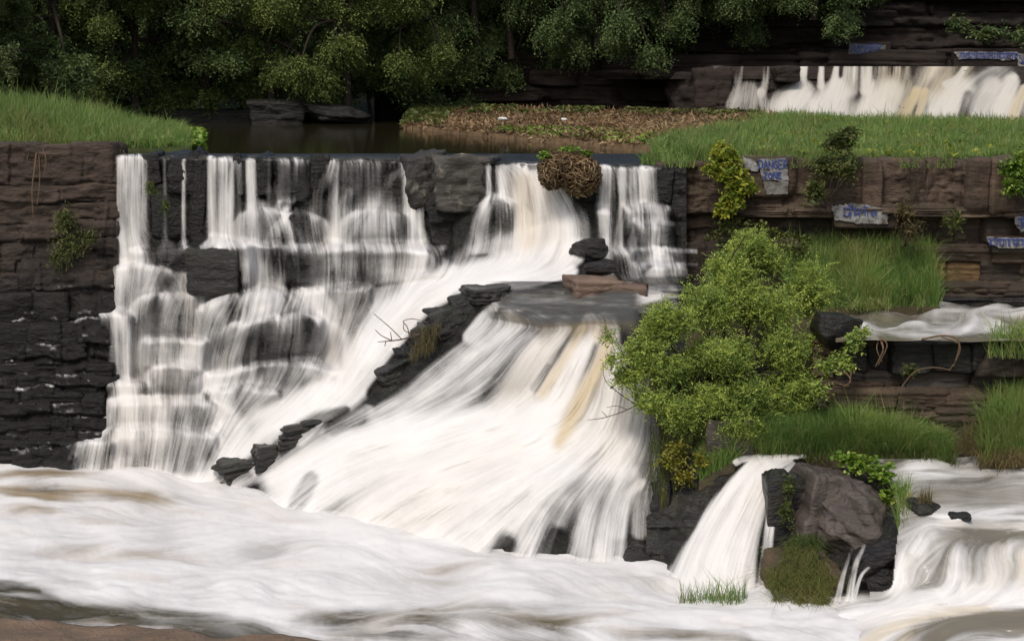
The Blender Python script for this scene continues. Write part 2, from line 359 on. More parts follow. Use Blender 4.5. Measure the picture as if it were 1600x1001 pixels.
class Flow:
    """foam cover, silt and flow direction over a relief, from traced streams"""
    def __init__(s, x0, x1, y0, y1, g):
        s.g = g; s.x0, s.y0 = x0, y0
        s.nx = int((x1 - x0) / g) + 1; s.ny = int((y1 - y0) / g) + 1
        s.px, s.py = np.meshgrid(x0 + np.arange(s.nx) * g, y0 + np.arange(s.ny) * g)
        z = lambda: np.zeros((s.ny, s.nx))
        s.cov, s.tint, s.body, s.vx, s.vy, s.w = z(), z(), z(), z(), z() , z()
    def fill(s, cov=None, body=None, d=None, dw=0.02):
        if cov is not None: s.cov[:] = cov
        if body is not None: s.body[:] = body
        if d is not None: s.vx += d[0] * dw; s.vy += d[1] * dw; s.w += dw
    def stroke(s, dens, tint, pts, soft=0.55, body=None, steer=1.0):
        c = catmull(pts)
        reach = c[:, 2].max() * 2.6 + 6
        ix0 = max(0, int((c[:, 0].min() - reach - s.x0) / s.g)); ix1 = min(s.nx, int((c[:, 0].max() + reach - s.x0) / s.g) + 2)
        iy0 = max(0, int((c[:, 1].min() - reach - s.y0) / s.g)); iy1 = min(s.ny, int((c[:, 1].max() + reach - s.y0) / s.g) + 2)
        if ix1 <= ix0 or iy1 <= iy0: return
        sl = (slice(iy0, iy1), slice(ix0, ix1))
        X, Y = s.px[sl], s.py[sl]
        best = np.full(X.shape, 1e9); tx = np.zeros(X.shape); ty = np.ones(X.shape)
        for a, b in zip(c[:-1], c[1:]):
            dx, dy = b[0] - a[0], b[1] - a[1]; L = dx * dx + dy * dy + 1e-9
            t = np.clip(((X - a[0]) * dx + (Y - a[1]) * dy) / L, 0, 1)
            r = np.hypot(X - a[0] - t * dx, Y - a[1] - t * dy) / (a[2] + (b[2] - a[2]) * t)
            k = r < best
            best = np.where(k, r, best); l = math.sqrt(L)
            tx = np.where(k, dx / l, tx); ty = np.where(k, dy / l, ty)
        wgt = np.exp(-(best / 1.1) ** 2) * steer
        s.vx[sl] += tx * wgt; s.vy[sl] += ty * wgt; s.w[sl] += wgt
        p = 1 - sstep(1 - soft, 1 + soft * 0.5, best)
        if dens < 0:
            s.cov[sl] *= 1 + dens * p; s.tint[sl] = s.tint[sl] * (1 - p * 0.8) + tint * p * 0.8
        else:
            new = 1 - (1 - s.cov[sl]) * (1 - dens * p)
            s.tint[sl] = s.tint[sl] * (1 - p * 0.8) + tint * p * 0.8
            s.cov[sl] = new
        if body is not None: s.body[sl] = np.maximum(s.body[sl], body * p) if body >= 0 else s.body[sl] * (1 + body * p)
    def strokes(s, text, thin=1.0, **kw):
        for ln in text.strip().splitlines():
            ln = ln.split('#')[0].strip()
            if not ln: continue
            h, pts = ln.split('|')
            h = [float(q) for q in h.split()]
            s.stroke(h[0] * (thin if 0 < h[0] < 0.9 else 1), h[1], [tuple(float(q) for q in p.split(',')) for p in pts.split()], body=h[2] if len(h) > 2 else None, **kw)
    def swirl(s, amp, sx, sy, seed):
        m = np.hypot(s.vx, s.vy) + 1e-6
        a = amp * 2.2 * fbm(np.stack([s.px / sx, s.py / sy, 0 * s.px], -1), 3, seed)
        c, n = np.cos(a), np.sin(a)
        s.vx, s.vy = (s.vx * c - s.vy * n) / m, (s.vx * n + s.vy * c) / m
    def smear(s, L, keep=0.3):
        vx, vy = blur(s.vx, 2), blur(s.vy, 2); m = np.hypot(vx, vy) + 1e-6; vx, vy = vx / m, vy / m
        jj, ii = np.meshgrid(np.arange(s.nx, dtype=float), np.arange(s.ny, dtype=float))
        for nm in ('cov', 'tint'):
            a = getattr(s, nm); o = a.copy()
            for sg in (1, -1):
                x, y = jj.copy(), ii.copy()
                for k in range(L):
                    xi = np.clip(np.rint(x).astype(int), 0, s.nx - 1); yi = np.clip(np.rint(y).astype(int), 0, s.ny - 1)
                    x = x + sg * vx[yi, xi]; y = y + sg * vy[yi, xi]
                    o += a[np.clip(np.rint(y).astype(int), 0, s.ny - 1), np.clip(np.rint(x).astype(int), 0, s.nx - 1)]
            setattr(s, nm, keep * a + (1 - keep) * o / (2 * L + 1))
    def lic(s, L=26, seed=1, coarse=4):
        r = np.random.default_rng(seed)
        n1 = r.standard_normal((s.ny, s.nx))
        n2 = blur(r.standard_normal((s.ny, s.nx)), coarse); n2 /= n2.std()
        n3 = blur(r.standard_normal((s.ny, s.nx)), coarse * 3); n3 /= n3.std()
        vx, vy = blur(s.vx, 3), blur(s.vy, 3)
        m = np.hypot(vx, vy) + 1e-6; vx, vy = vx / m, vy / m
        jj, ii = np.meshgrid(np.arange(s.nx, dtype=float), np.arange(s.ny, dtype=float))
        a1, a2, a3, c = n1.copy(), n2.copy(), n3.copy(), 1
        for sg in (1, -1):
            x, y = jj.copy(), ii.copy()
            for k in range(L):
                xi = np.clip(np.rint(x).astype(int), 0, s.nx - 1); yi = np.clip(np.rint(y).astype(int), 0, s.ny - 1)
                x = x + sg * vx[yi, xi]; y = y + sg * vy[yi, xi]
                xc = np.clip(x, 0, s.nx - 1.001); yc = np.clip(y, 0, s.ny - 1.001)
                x0 = xc.astype(int); y0 = yc.astype(int); fx = xc - x0; fy = yc - y0
                def samp(n): return (n[y0, x0] * (1 - fx) + n[y0, x0 + 1] * fx) * (1 - fy) + (n[y0 + 1, x0] * (1 - fx) + n[y0 + 1, x0 + 1] * fx) * fy
                a1 += samp(n1); a2 += samp(n2)
                if k < L * 0.7: a3 += samp(n3)
        o = []
        for a in (a1, a2, a3):
            a = a - a.mean(); o.append(a / a.std())
        s.s1, s.s2, s.s3 = o
        return o

def water_mesh(fl, Ymap, out, relief=0.02, k=0.75, region=None, min_a=0.03, mixw=(0.30, 0.5, 0.4), opaque=False, kmap=1.0):
    """builds meshes [(mask id, mesh)] of a flow lying `out` metres off the relief Ymap"""
    st = mixw[0] * fl.s1 + mixw[1] * fl.s2 + mixw[2] * fl.s3
    st = st / st.std()
    sv = np.clip(st / 4.2 + 0.5, 0, 1) - 0.5                     # about -0.5..0.5
    c = fl.cov
    f = np.clip(c + sv * k * kmap * 1.5 * (1 - 0.72 * np.abs(2 * c - 1)) - 0.03 * (c > 0.9), 0, 1) * sstep(0.03, 0.36, c)
    if opaque:
        alpha = np.ones_like(f); foam = f
    else:
        alpha = np.clip(np.maximum(f, fl.body), 0, 1)
        foam = np.where(fl.body > 0.02, np.clip(f / np.maximum(alpha, 0.05), 0, 1), 1.0)
        foam = np.clip(foam, 0, 1)
    Yw = Ymap - out - relief * (sv * 2) * (0.4 + c)
    V = at(fl.px, fl.py, Yw).reshape(-1, 3)
    F = grid_faces(fl.ny, fl.nx)
    af = alpha.ravel()
    keep = af[F].max(1) > min_a
    res = []
    ids = np.zeros(fl.cov.shape, int) if region is None else region(fl.px, fl.py)
    fid = ids.ravel()[F[:, 0]]
    for rid in np.unique(fid):
        sel = F[keep & (fid == rid)]
        if len(sel) < 10: continue
        v, f_, a = compact(V, sel, {"alpha": af, "foam": foam.ravel(), "tint": fl.tint.ravel()})
        res.append((rid, mesh_np("water", v, f_, a)))
    return res

def relief_mesh(name, px, py, Y, attrs=None, mask=None):
    V = at(px, py, Y).reshape(-1, 3)
    F = grid_faces(*px.shape)
    if mask is not None:
        F = F[mask.ravel()[F].all(1)]
        V, F, _ = compact(V, F, {})
    return mesh_np(name, V, F)

def quad_patch(c, nu, nv, noise=0.1, freq=0.8, seed=0):
    """bilinear ground patch; c = FL, FR, BL, BR as (px,py,Y). returns vertices grid"""
    FL, FR, BL, BR = [at(*q) for q in c]
    u, v = np.meshgrid(np.linspace(0, 1, nu), np.linspace(0, 1, nv))
    P = (FL * ((1 - u) * (1 - v))[..., None] + FR * (u * (1 - v))[..., None] + BL * ((1 - u) * v)[..., None] + BR * (u * v)[..., None])
    P[..., 2] += noise * fbm(P * freq, 4, seed)
    return P
def quad_point(c, u, v, noise=0.1, freq=0.8, seed=0):
    FL, FR, BL, BR = [at(*q) for q in c]
    u = u[:, None]; v = v[:, None]
    P = FL * (1 - u) * (1 - v) + FR * u * (1 - v) + BL * (1 - u) * v + BR * u * v
    P[:, 2] += noise * fbm(P * freq, 4, seed)
    return P
def ground_patch(name, c, mat, nu=40, nv=30, noise=0.1, freq=0.8, seed=0, label=None, skirt=1.2, kind='structure'):
    P = quad_patch(c, nu, nv, noise, freq, seed)
    # closed rim going down so the patch has thickness
    top = P.reshape(-1, 3); F = grid_faces(nv, nu)[:, ::-1]
    idx = np.arange(nu * nv).reshape(nv, nu)
    rim = np.concatenate([idx[0, :], idx[1:, -1], idx[-1, -2::-1], idx[-2:0:-1, 0]])
    low = top[rim].copy(); low[:, 2] -= skirt
    n0 = len(top); m = len(rim); k = np.arange(m)
    S = np.stack([rim, n0 + k, n0 + (k + 1) % m, np.roll(rim, -1)], -1)
    me = mesh_np(name, np.vstack([top, low]), np.vstack([F, S]))
    return obj(name, me, mat, label=label, kind=kind)

# ---------------------------------------------------------------- rocks
def cubesphere(n):
    t = np.tan(np.linspace(-1, 1, n + 1) * math.pi / 4)
    a, b = np.meshgrid(t, t); o = np.ones_like(a)
    V, F, off = [], [], 0
    for f in ((o, a, b), (-o, -a, b), (-a, o, b), (a, -o, b), (-b, a, o), (b, a, -o)):
        v = np.stack(f, -1).reshape(-1, 3); V.append(v); F.append(grid_faces(n + 1, n + 1) + off); off += len(v)
    V = np.vstack(V); F = np.vstack(F)
    V /= np.linalg.norm(V, axis=1, keepdims=True)
    key = np.round(V * 1e5).astype(np.int64)
    _, first, inv = np.unique(key, axis=0, return_index=True, return_inverse=True)
    V = V[first]; F = inv.reshape(-1)[F]
    nrm = np.cross(V[F[:, 1]] - V[F[:, 0]], V[F[:, 3]] - V[F[:, 0]])
    flip = (nrm * V[F].mean(1)).sum(1) < 0
    F[flip] = F[flip][:, ::-1]
    return V, F
_CS = {}
def rock_mesh(seed, n=14, kind='block', rough=0.05, strata=0.03, cuts=9, tilt=0.12):
    """rock of about unit size: a block with chipped edges, or a faceted boulder"""
    if n not in _CS: _CS[n] = cubesphere(n)
    D, F = _CS[n]
    r = np.random.default_rng(seed)
    N, d = [], []
    if kind == 'block':
        for ax in range(3):
            for s in (1, -1):
                v = np.zeros(3); v[ax] = s; v += r.normal(0, tilt * 0.5, 3); N.append(v / np.linalg.norm(v)); d.append(0.5)
        for k in range(cuts):
            v = r.normal(size=3); v /= np.linalg.norm(v)
            N.append(v); d.append(0.5 * np.abs(v).sum() * r.uniform(0.84, 1.0))
    else:
        for k in range(cuts + 8):
            v = r.normal(size=3); v /= np.linalg.norm(v); N.append(v); d.append(r.uniform(0.36, 0.54))
        for ax in range(3):
            for s in (1, -1):
                v = np.zeros(3); v[ax] = s; N.append(v); d.append(0.5)
    N = np.array(N); d = np.array(d)
    q = (D @ N.T) / d
    rr = 1 / (np.sum(np.maximum(q, 0) ** 44, 1) ** (1 / 44))
    V = D * rr[:, None]
    nz = fbm(V * 2.3 + seed * 7.1, 4, seed) * rough * 1.6 + fbm(V * 7 + seed, 3, seed + 5) * rough * 0.6
    ly = vnoise(np.stack([V[:, 0] * 0.7 + seed, V[:, 1] * 0.7, V[:, 2] * 9], -1), seed + 9) * strata
    V = V + D * (nz + ly)[:, None]
    return mesh_np("rock", V, F)
BLOCKS = [rock_mesh(100 + k, 14, 'block', 0.045, 0.012, 7) for k in range(14)]
SLABS = [rock_mesh(200 + k, 12, 'block', 0.03, 0.05, 4, 0.05) for k in range(8)]
BOULD = [rock_mesh(300 + k, 14, 'boulder', 0.06, 0.02, 8) for k in range(8)]
_shared = {}
def shared(me, mat):
    key = (me.name, mat.name)
    if key not in _shared:
        c = me.copy(); c.materials.clear(); c.materials.append(mat); _shared[key] = c
    return _shared[key]
def place_rock(name, me, mat, px0, py0, px1, py1, Y, depth, parent=None, rot=0.0, yaw=0.0, over=1.04, roll=0.0, **kw):
    """rock that spans the photo box px0..px1, py0..py1 with its middle at distance Y"""
    c = at((px0 + px1) / 2, (py0 + py1) / 2, Y)
    s = Y / FPX
    o = obj(name, shared(me, mat), None, parent, **kw)
    o.location = Vector(c) - (parent.location if parent is not None else Vector((0, 0, 0)))
    o.scale = ((px1 - px0) * s * over, depth, (py1 - py0) * s * over)
    o.rotation_euler = (roll, rot, yaw)
    return o
def course(parent, name, mat, edges, pyt, pyb, Y, depth=1.2, meshes=BLOCKS, seed=0, jy=0.12, jt=3.0, slope=0.0, ev=None):
    r = np.random.default_rng(seed)
    for a, b in zip(edges[:-1], edges[1:]):
        dy = slope * ((a + b) / 2 - edges[0])
        Yk = (Y(0.5 * (a + b)) if callable(Y) else Y) + r.uniform(-jy, jy)
        m = mat if not isinstance(mat, (list, tuple)) else mat[r.integers(len(mat))]
        place_rock(name, meshes[r.integers(len(meshes))], m, a, pyt + dy + r.uniform(-jt, jt), b, pyb + dy + r.uniform(-jt, jt) * 0.6,
                   Yk + depth / 2, depth, parent, rot=r.normal(0, 0.012), yaw=r.normal(0, 0.05), over=1.09)
def joints(a, b, lo, hi, seed):
    r = np.random.default_rng(seed); e = [a]
    while e[-1] < b: e.append(e[-1] + r.uniform(lo, hi))
    return e

def wall_relief(px0, px1, bounds, Yf, seed, amp=0.16, w=(50, 130), step=2.2, groove=0.10, wob=5.0, rough=0.08):
    """layered rock face: uneven beds split by joints; returns grid px, py, Y"""
    px, py = np.meshgrid(np.arange(px0, px1, step), np.arange(bounds[0], bounds[-1], step))
    z0 = 0 * px
    t = py + wob * fbm(np.stack([px / 70, py / 200, z0], -1), 3, seed) + 1.5 * fbm(np.stack([px / 9, py / 9, z0], -1), 2, seed + 1)
    b = np.array(bounds, float); k = np.clip(np.searchsorted(b, t) - 1, 0, len(b) - 2)
    lo, hi = b[k], b[k + 1]
    r = np.random.default_rng(seed)
    ww = r.uniform(*w, len(b)); oo = r.uniform(0, 200, len(b))
    q = (px + oo[k] + 4 * fbm(np.stack([px / 25, py / 14, z0 + k], -1), 2, seed + 2)) / ww[k]
    c = np.floor(q + 0.25 * np.sin(np.floor(q) * 12.9)); f = q - np.floor(q)
    off = (_hash(c.astype(np.int64), k.astype(np.int64), np.full(c.shape, 3), seed) - 0.5) * 2
    de = np.minimum(t - lo, hi - t); dj = np.minimum(f, 1 - f) * ww[k]
    Y = Yf(px, py) + amp * off + groove * np.exp(-(de / 1.8) ** 2) + groove * 0.7 * np.exp(-(dj / 1.6) ** 2)
    fin = vnoise(np.stack([px / 60 + off * 3, t / 3.4, z0 + 3], -1), seed + 6) * 0.025
    Y = Y - rough * fbm(np.stack([px / 22, py / 12, z0], -1), 5, seed + 4) * 1.5 - fin + 0.0 * Y
    return px, py, Y

# ---------------------------------------------------------------- tubes, leaves, grass
def tube(pts, rad, sides=5):
    p = np.array(pts, float); n = len(p)
    rad = np.broadcast_to(np.asarray(rad, float), (n,))
    t = np.gradient(p, axis=0); t /= np.linalg.norm(t, axis=1, keepdims=True) + 1e-9
    ref = np.where(np.abs(t[:, 2:3]) > 0.9, np.array([[1.0, 0, 0]]), np.array([[0, 0, 1.0]]))
    u = np.cross(t, ref); u /= np.linalg.norm(u, axis=1, keepdims=True) + 1e-9
    w = np.cross(t, u)
    a = np.arange(sides) * 2 * math.pi / sides
    V = p[:, None] + rad[:, None, None] * (u[:, None] * np.cos(a)[None, :, None] + w[:, None] * np.sin(a)[None, :, None])
    i = np.arange(n * sides).reshape(n, sides)
    F = np.stack([i[:-1], np.roll(i[:-1], -1, 1), np.roll(i[1:], -1, 1), i[1:]], -1).reshape(-1, 4)
    return V.reshape(-1, 3), F
def tubes(list_):
    V, F, off = [], [], 0
    for pts, rad, sd in list_:
        v, f = tube(pts, rad, sd); V.append(v); F.append(f + off); off += len(v)
    return np.vstack(V), np.vstack(F)
def leaf_mesh(name, P, axis, up, L, W, var, fold=0.25, shape='diamond'):
    """one folded leaf per row: base P, direction axis, face normal near up"""
    axis = axis / (np.linalg.norm(axis, axis=1, keepdims=True) + 1e-9)
    sd = np.cross(axis, up); sd /= np.linalg.norm(sd, axis=1, keepdims=True) + 1e-9
    nr = np.cross(sd, axis)
    L = L[:, None]; W = W[:, None]
    if shape == 'diamond':
        a = P; b = P + axis * L * 0.45 + sd * W * 0.5 + nr * W * fold; c = P + axis * L; d = P + axis * L * 0.45 - sd * W * 0.5 + nr * W * fold
        V = np.stack([a, b, c, d], 1).reshape(-1, 3); n = len(P)
        i = np.arange(n)[:, None] * 4
        F = np.concatenate([i + [0, 1, 2], i + [0, 2, 3]], 0)
        vv = np.repeat(var, 4)
    else:  # round
        a = P
        b = P + axis * L * 0.3 + sd * W * 0.5 + nr * W * fold; c = P + axis * L * 0.8 + sd * W * 0.4 + nr * W * fold * 0.8
        d = P + axis * L * 0.8 - sd * W * 0.4 + nr * W * fold * 0.8; e = P + axis * L * 0.3 - sd * W * 0.5 + nr * W * fold
        V = np.stack([a, b, c, d, e], 1).reshape(-1, 3); n = len(P)
        i = np.arange(n)[:, None] * 5
        F = np.concatenate([i + [0, 1, 2], i + [0, 2, 3], i + [0, 3, 4]], 0)
        vv = np.repeat(var, 5)
    return mesh_np(name, V, F, {"var": vv}, smooth=False)
def unit(v): return v / (np.linalg.norm(v, axis=-1, keepdims=True) + 1e-9)

def sprays(r, base, lobes, n_tw, per, leafL, droop=0.2, spread=0.35, tw_len=0.55, up_bias=0.3):
    """leafy twigs filling ellipsoid lobes [(centre, (rx,ry,rz), share)]; returns leaf arrays and twig paths"""
    sh = np.array([l[2] for l in lobes], float); sh /= sh.sum()
    which = r.choice(len(lobes), n_tw, p=sh)
    C = np.array([l[0] for l in lobes])[which]; RR = np.array([l[1] for l in lobes], float)[which]
    d = unit(r.normal(size=(n_tw, 3))); d[:, 2] += up_bias * r.random(n_tw); d = unit(d)
    rad = r.random(n_tw) ** 0.42
    tip = C + d * RR * rad[:, None] * r.uniform(0.8, 1.12, (n_tw, 1))
    org = C + d * RR * (rad * 0.25)[:, None] - np.array([0, 0, 0.3]) * RR[:, 2:3] * 0.3
    tdir = unit(unit(tip - org) + r.normal(0, spread, (n_tw, 3)) + np.array([0, 0, -droop]))
    tl = tw_len * r.uniform(0.6, 1.25, n_tw)
    st = tip - tdir * tl[:, None]
    t = np.tile(np.linspace(0.12, 1.0, per), n_tw)
    k = np.repeat(np.arange(n_tw), per)
    sag = -droop * 0.5 * (t ** 2) * tl[k]
    P = st[k] + tdir[k] * (t * tl[k])[:, None]; P[:, 2] += sag
    sidev = unit(np.cross(tdir, r.normal(size=(n_tw, 3)) * 0.35 + np.array([0, 0, 1.0])))
    s = np.where(np.arange(len(t)) % 2 == 0, 1.0, -1.0)
    ax = unit(tdir[k] * 0.6 + sidev[k] * s[:, None] * 0.85 + r.normal(0, 0.25, (len(t), 3)) + np.array([0, 0, -droop * 0.6]))
    upv = unit(np.array([0, 0, 1.0]) + r.normal(0, 0.55, (len(t), 3)))
    L = leafL * r.uniform(0.65, 1.25, len(t)) * (1.1 - 0.4 * t)
    clump = r.random(n_tw)
    var = np.clip(0.55 * clump[k] + 0.35 * r.random(len(t)) + 0.15 * (t - 0.5), 0, 1)
    return P, ax, upv, L, var, (st, tdir, tl, tip)

def clumpify(lobes, n, f, seed):
    r = np.random.default_rng(seed); o = []
    for c, R_, s in lobes:
        R_ = np.array(R_)
        for k in range(n):
            d = unit(r.normal(size=3)) * r.uniform(0.45, 1.0)
            o.append((np.asarray(c) + d * R_ * (1 - f * 0.6), tuple(R_ * f * r.uniform(0.7, 1.25)), s))
    return o
def plant(name, base, lobes, n_tw, per, leafL, leafW, mat, label, cat, seed, bark='bark', stem_r=0.03, n_limbs=10, droop=0.2,
          tw_len=0.5, shape='diamond', group=None, spread=0.35, fold=0.25, parts=('foliage', 'stem'), up_bias=0.3):
    r = np.random.default_rng(seed)
    base = np.asarray(base, float)
    P, ax, up, L, var, (st, td, tl, tip) = sprays(r, base, lobes, n_tw, per, leafL, droop, spread, tw_len, up_bias)
    root = empty(name, base, label=label, cat=cat, group=group)
    me = leaf_mesh(parts[0], P - base, ax, up, L, L * leafW, var, fold, shape)
    obj(parts[0], me, M[mat], root)
    tb = []
    for k in range(n_limbs):
        l = lobes[r.integers(len(lobes))]
        e = np.asarray(l[0]) + unit(r.normal(size=3)) * np.asarray(l[1]) * 0.7
        m = base * 0.5 + e * 0.5 + r.normal(0, 0.08, 3) * np.linalg.norm(e - base) + np.array([0, 0, 0.1]) * np.linalg.norm(e - base)
        pts = catmull([tuple(base + r.normal(0, stem_r, 3) * [1, 1, 0]), tuple(m), tuple(e)], 5)
        tb.append((pts - base, np.linspace(stem_r, stem_r * 0.2, len(pts)), 5))
    for k in r.choice(len(st), min(len(st), n_limbs * 6), replace=False):
        a = st[k]; b = st[k] + td[k] * tl[k]
        tb.append((np.array([a, (a + b) / 2, b]) - base, np.array([0.3, 0.2, 0.1]) * stem_r, 3))
    V, F = tubes(tb)
    obj(parts[1], mesh_np(parts[1], V, F), M[bark], root)
    return root

def blades(P, h, w, lean, var, r, seg=2):
    """grass blades, 5 vertices each"""
    n = len(P)
    a = r.uniform(0, 2 * math.pi, n); sd = np.stack([np.cos(a), np.sin(a) * 0.6, np.zeros(n)], -1)
    ld = np.stack([r.normal(0, 1, n), r.normal(0, 0.8, n), np.zeros(n)], -1) * lean[:, None]
    H = h[:, None]; up = np.array([[0, 0, 1.0]])
    W = w[:, None]
    b0 = P - sd * W * 0.5; b1 = P + sd * W * 0.5
    mid = P + up * H * 0.55 + ld * H * 0.3
    m0 = mid - sd * W * 0.4; m1 = mid + sd * W * 0.4
    tip = P + up * H * (1 - 0.25 * np.minimum(1, np.linalg.norm(ld, axis=1, keepdims=True))) + ld * H * 0.95
    V = np.stack([b0, b1, m1, m0, tip], 1).reshape(-1, 3)
    i = np.arange(n)[:, None] * 5
    F = np.concatenate([i + [0, 1, 2], i + [0, 2, 3], i + [3, 2, 4]], 0)
    return V, F, np.repeat(var, 5)
def grass(name, P, h, w, lean, mat, label, seed, clump=1.2, kind='stuff', cat=None):
    r = np.random.default_rng(seed)
    n = len(P)
    cl = fbm(P * np.array([clump, clump, 0.3]), 3, seed) * 0.5 + 0.5
    hh = h * r.uniform(0.55, 1.15, n) * (0.65 + 0.7 * cl)
    cl2 = fbm(P * np.array([clump * 3, clump * 3, 0.3]), 2, seed + 8) * 0.5 + 0.5
    var = np.clip(0.45 * cl + 0.3 * cl2 + 0.45 * r.random(n) - 0.12, 0, 1)
    var = var * 0.8; dry = r.random(n) < 0.07 + 0.12 * (cl2 > 0.6); hh = hh * np.where(r.random(n) < 0.03, 1.5, 1.0); var = np.where(dry, r.uniform(0.86, 1.0, n), var)
    V, F, vv = blades(P, hh, np.full(n, 1.0) * w * r.uniform(0.6, 1.3, n), np.abs(r.normal(lean, lean * 0.5, n)), var, r)
    return obj(name, mesh_np(name, V, F, {"var": vv}, False), M[mat], label=label, kind=kind, cat=cat)

def inpoly(px, py, pts):
    ins = np.zeros(px.shape, bool); n = len(pts)
    for i in range(n):
        x1, y1 = pts[i]; x2, y2 = pts[(i + 1) % n]
        c = ((y1 > py) != (y2 > py)) & (px < (x2 - x1) * (py - y1) / (y2 - y1 + 1e-9) + x1)
        ins ^= c
    return ins
def lip(px): return 1.1 * np.sin(np.asarray(px) / 19.0) + 0.8 * np.sin(np.asarray(px) / 7.7 + 1) + np.interp(px, [-200, 186, 400, 640, 780, 900, 1030, 1200], [243, 243, 246, 250, 256, 258, 260, 262])

# ================================================================ THE SETTING
# ---- base ground, far hill
V = np.array([(-300, 0, -8.2), (300, 0, -8.2), (300, 42.5, -8.2), (-300, 42.5, -8.2), (300, 42.5, -0.7), (-300, 42.5, -0.7), (300, 600, -0.7), (-300, 600, -0.7)], float)
obj("ground", mesh_np("ground", V, np.array([(0, 1, 2, 3), (3, 2, 4, 5), (5, 4, 6, 7)]), smooth=False), M['soil'], kind='structure')
hx, hy = np.meshgrid(np.linspace(-120, 120, 90), np.linspace(77, 170, 40))
hz = -0.5 + 16 * sstep(77, 120, hy) + 2.0 * fbm(np.stack([hx * 0.05, hy * 0.05, hx * 0], -1), 4, 3)
obj("hill_terrain", mesh_np("hill_terrain", np.stack([hx, hy, hz], -1).reshape(-1, 3), grid_faces(*hx.shape)), M['hill'], kind='structure')

# ---- upper pond
u = np.linspace(-250, 1090, 160)[None, :]; t = np.linspace(0, 1, 60)[:, None]
Ylip = lambda px: np.interp(px, [-250, 190, 400, 640, 780, 900, 1020, 1090], [41.6, 41.2, 40.9, 40.4, 39.2, 38.7, 38.3, 38.1])
Yf = Ylip(u) + 0.02
Yp = Yf + (95 - Yf) * t ** 1.5
pv = np.stack([(u - CX) / FPX * Yp / 1.0 * 1.0, Yp, np.zeros_like(Yp)], -1)
pv[..., 2] = at(u, lip(u), Yf)[..., 2] * (1 - np.clip((Yp - Yf) / 20, 0, 1))
pv[..., 0] = at(u + 0 * Yp, lip(u) + 0 * Yp, Yf + 0 * Yp)[..., 0] * (Yp / Yf)
obj("pond_water", mesh_np("pond_water", pv.reshape(-1, 3), grid_faces(*Yp.shape)), M['pond'], kind='structure',
    label="still dark brown pond above the cascade lip")

# ---- the cascade bed
CTRL = [(-60, 225, 41.6), (-60, 300, 41.3), (-60, 400, 41.0), (-60, 560, 40.2), (-60, 735, 39.0), (100, 300, 41.2), (100, 480, 40.6), (100, 620, 39.6), (60, 735, 38.8),
 (190, 243, 41.2), (400, 246, 40.9), (640, 250, 40.4), (780, 256, 39.2), (900, 258, 38.7), (1020, 260, 38.3), (1090, 262, 38.1),
 (190, 385, 40.8), (400, 380, 40.45), (640, 382, 40.0), (760, 385, 38.8), (880, 385, 38.2), (1000, 390, 37.5), (1090, 400, 37.2),
 (300, 385, 40.3), (450, 392, 39.9), (560, 392, 39.7), (680, 392, 39.3), (200, 420, 40.5), (200, 500, 39.9), (200, 600, 39.1), (200, 660, 38.8), (120, 735, 38.4), (250, 735, 38.2),
 (310, 500, 39.6), (420, 470, 39.1), (550, 450, 38.9), (420, 560, 38.6), (480, 500, 38.8), (420, 590, 38.4), (330, 640, 38.3), (300, 700, 38.0),
 (750, 420, 37.8), (880, 430, 37.1), (650, 470, 37.4), (560, 540, 37.1), (480, 620, 36.9), (400, 700, 37.0), (340, 755, 37.0),
 (740, 465, 36.7), (640, 540, 36.4), (560, 620, 36.2), (450, 680, 36.3), (360, 745, 36.7),
 (800, 480, 35.8), (900, 470, 35.6), (980, 475, 35.2), (850, 515, 34.7), (940, 503, 34.5), (1000, 500, 34.7),
 (780, 600, 34.6), (880, 600, 33.8), (960, 600, 33.6), (700, 640, 34.8), (800, 660, 33.8), (900, 690, 32.9), (980, 690, 32.9),
 (600, 700, 34.8), (700, 720, 33.8), (800, 740, 32.8), (900, 750, 32.2), (480, 740, 35.6), (400, 770, 36.0), (500, 800, 34.7), (620, 840, 33.0), (720, 870, 31.9),
 (820, 890, 31.2), (930, 895, 31.0), (640, 780, 33.5), (760, 800, 32.3), (880, 800, 31.8), (960, 790, 31.9), (1010, 760, 32.0), (1010, 860, 31.2), (1020, 600, 33.9), (1060, 430, 36.6), (1080, 700, 32.9), (1080, 880, 31.6),
 (300, 930, 30.2), (700, 930, 30.2), (1000, 930, 30.2)]
main_f = rbf(CTRL)
fl = Flow(-70, 1090, 237, 925, 1.6)
PX, PY = fl.px, fl.py
Yb = main_f(PX, PY)
def step_strata(Y, px, py, h, A, seed):
    z = at(px, py, Y)[..., 2] + 0.26 * fbm(np.stack([px / 70, py / 300, 0 * px], -1), 3, seed) + 0.35 * (_hash(np.floor(px / 58 + 0.6 * vnoise(np.stack([px / 40, py / 40, 0 * px], -1), 2)).astype(np.int64), np.zeros(px.shape, np.int64), np.zeros(px.shape, np.int64), seed) - 0.5)
    hh = h * (1 + 0.0 * z)
    q = z / hh + 0.35 * vnoise(np.stack([px / 60, np.floor(z / hh), 0 * px], -1), seed + 3)
    fr = 1 - (q - np.floor(q))
    A = A * (0.5 + 0.9 * (0.5 + 0.5 * vnoise(np.stack([px / 120, np.floor(q), 0 * px + 5], -1), seed + 7)))
    return Y + A * (sstep(0, 0.9, fr) - 0.5)
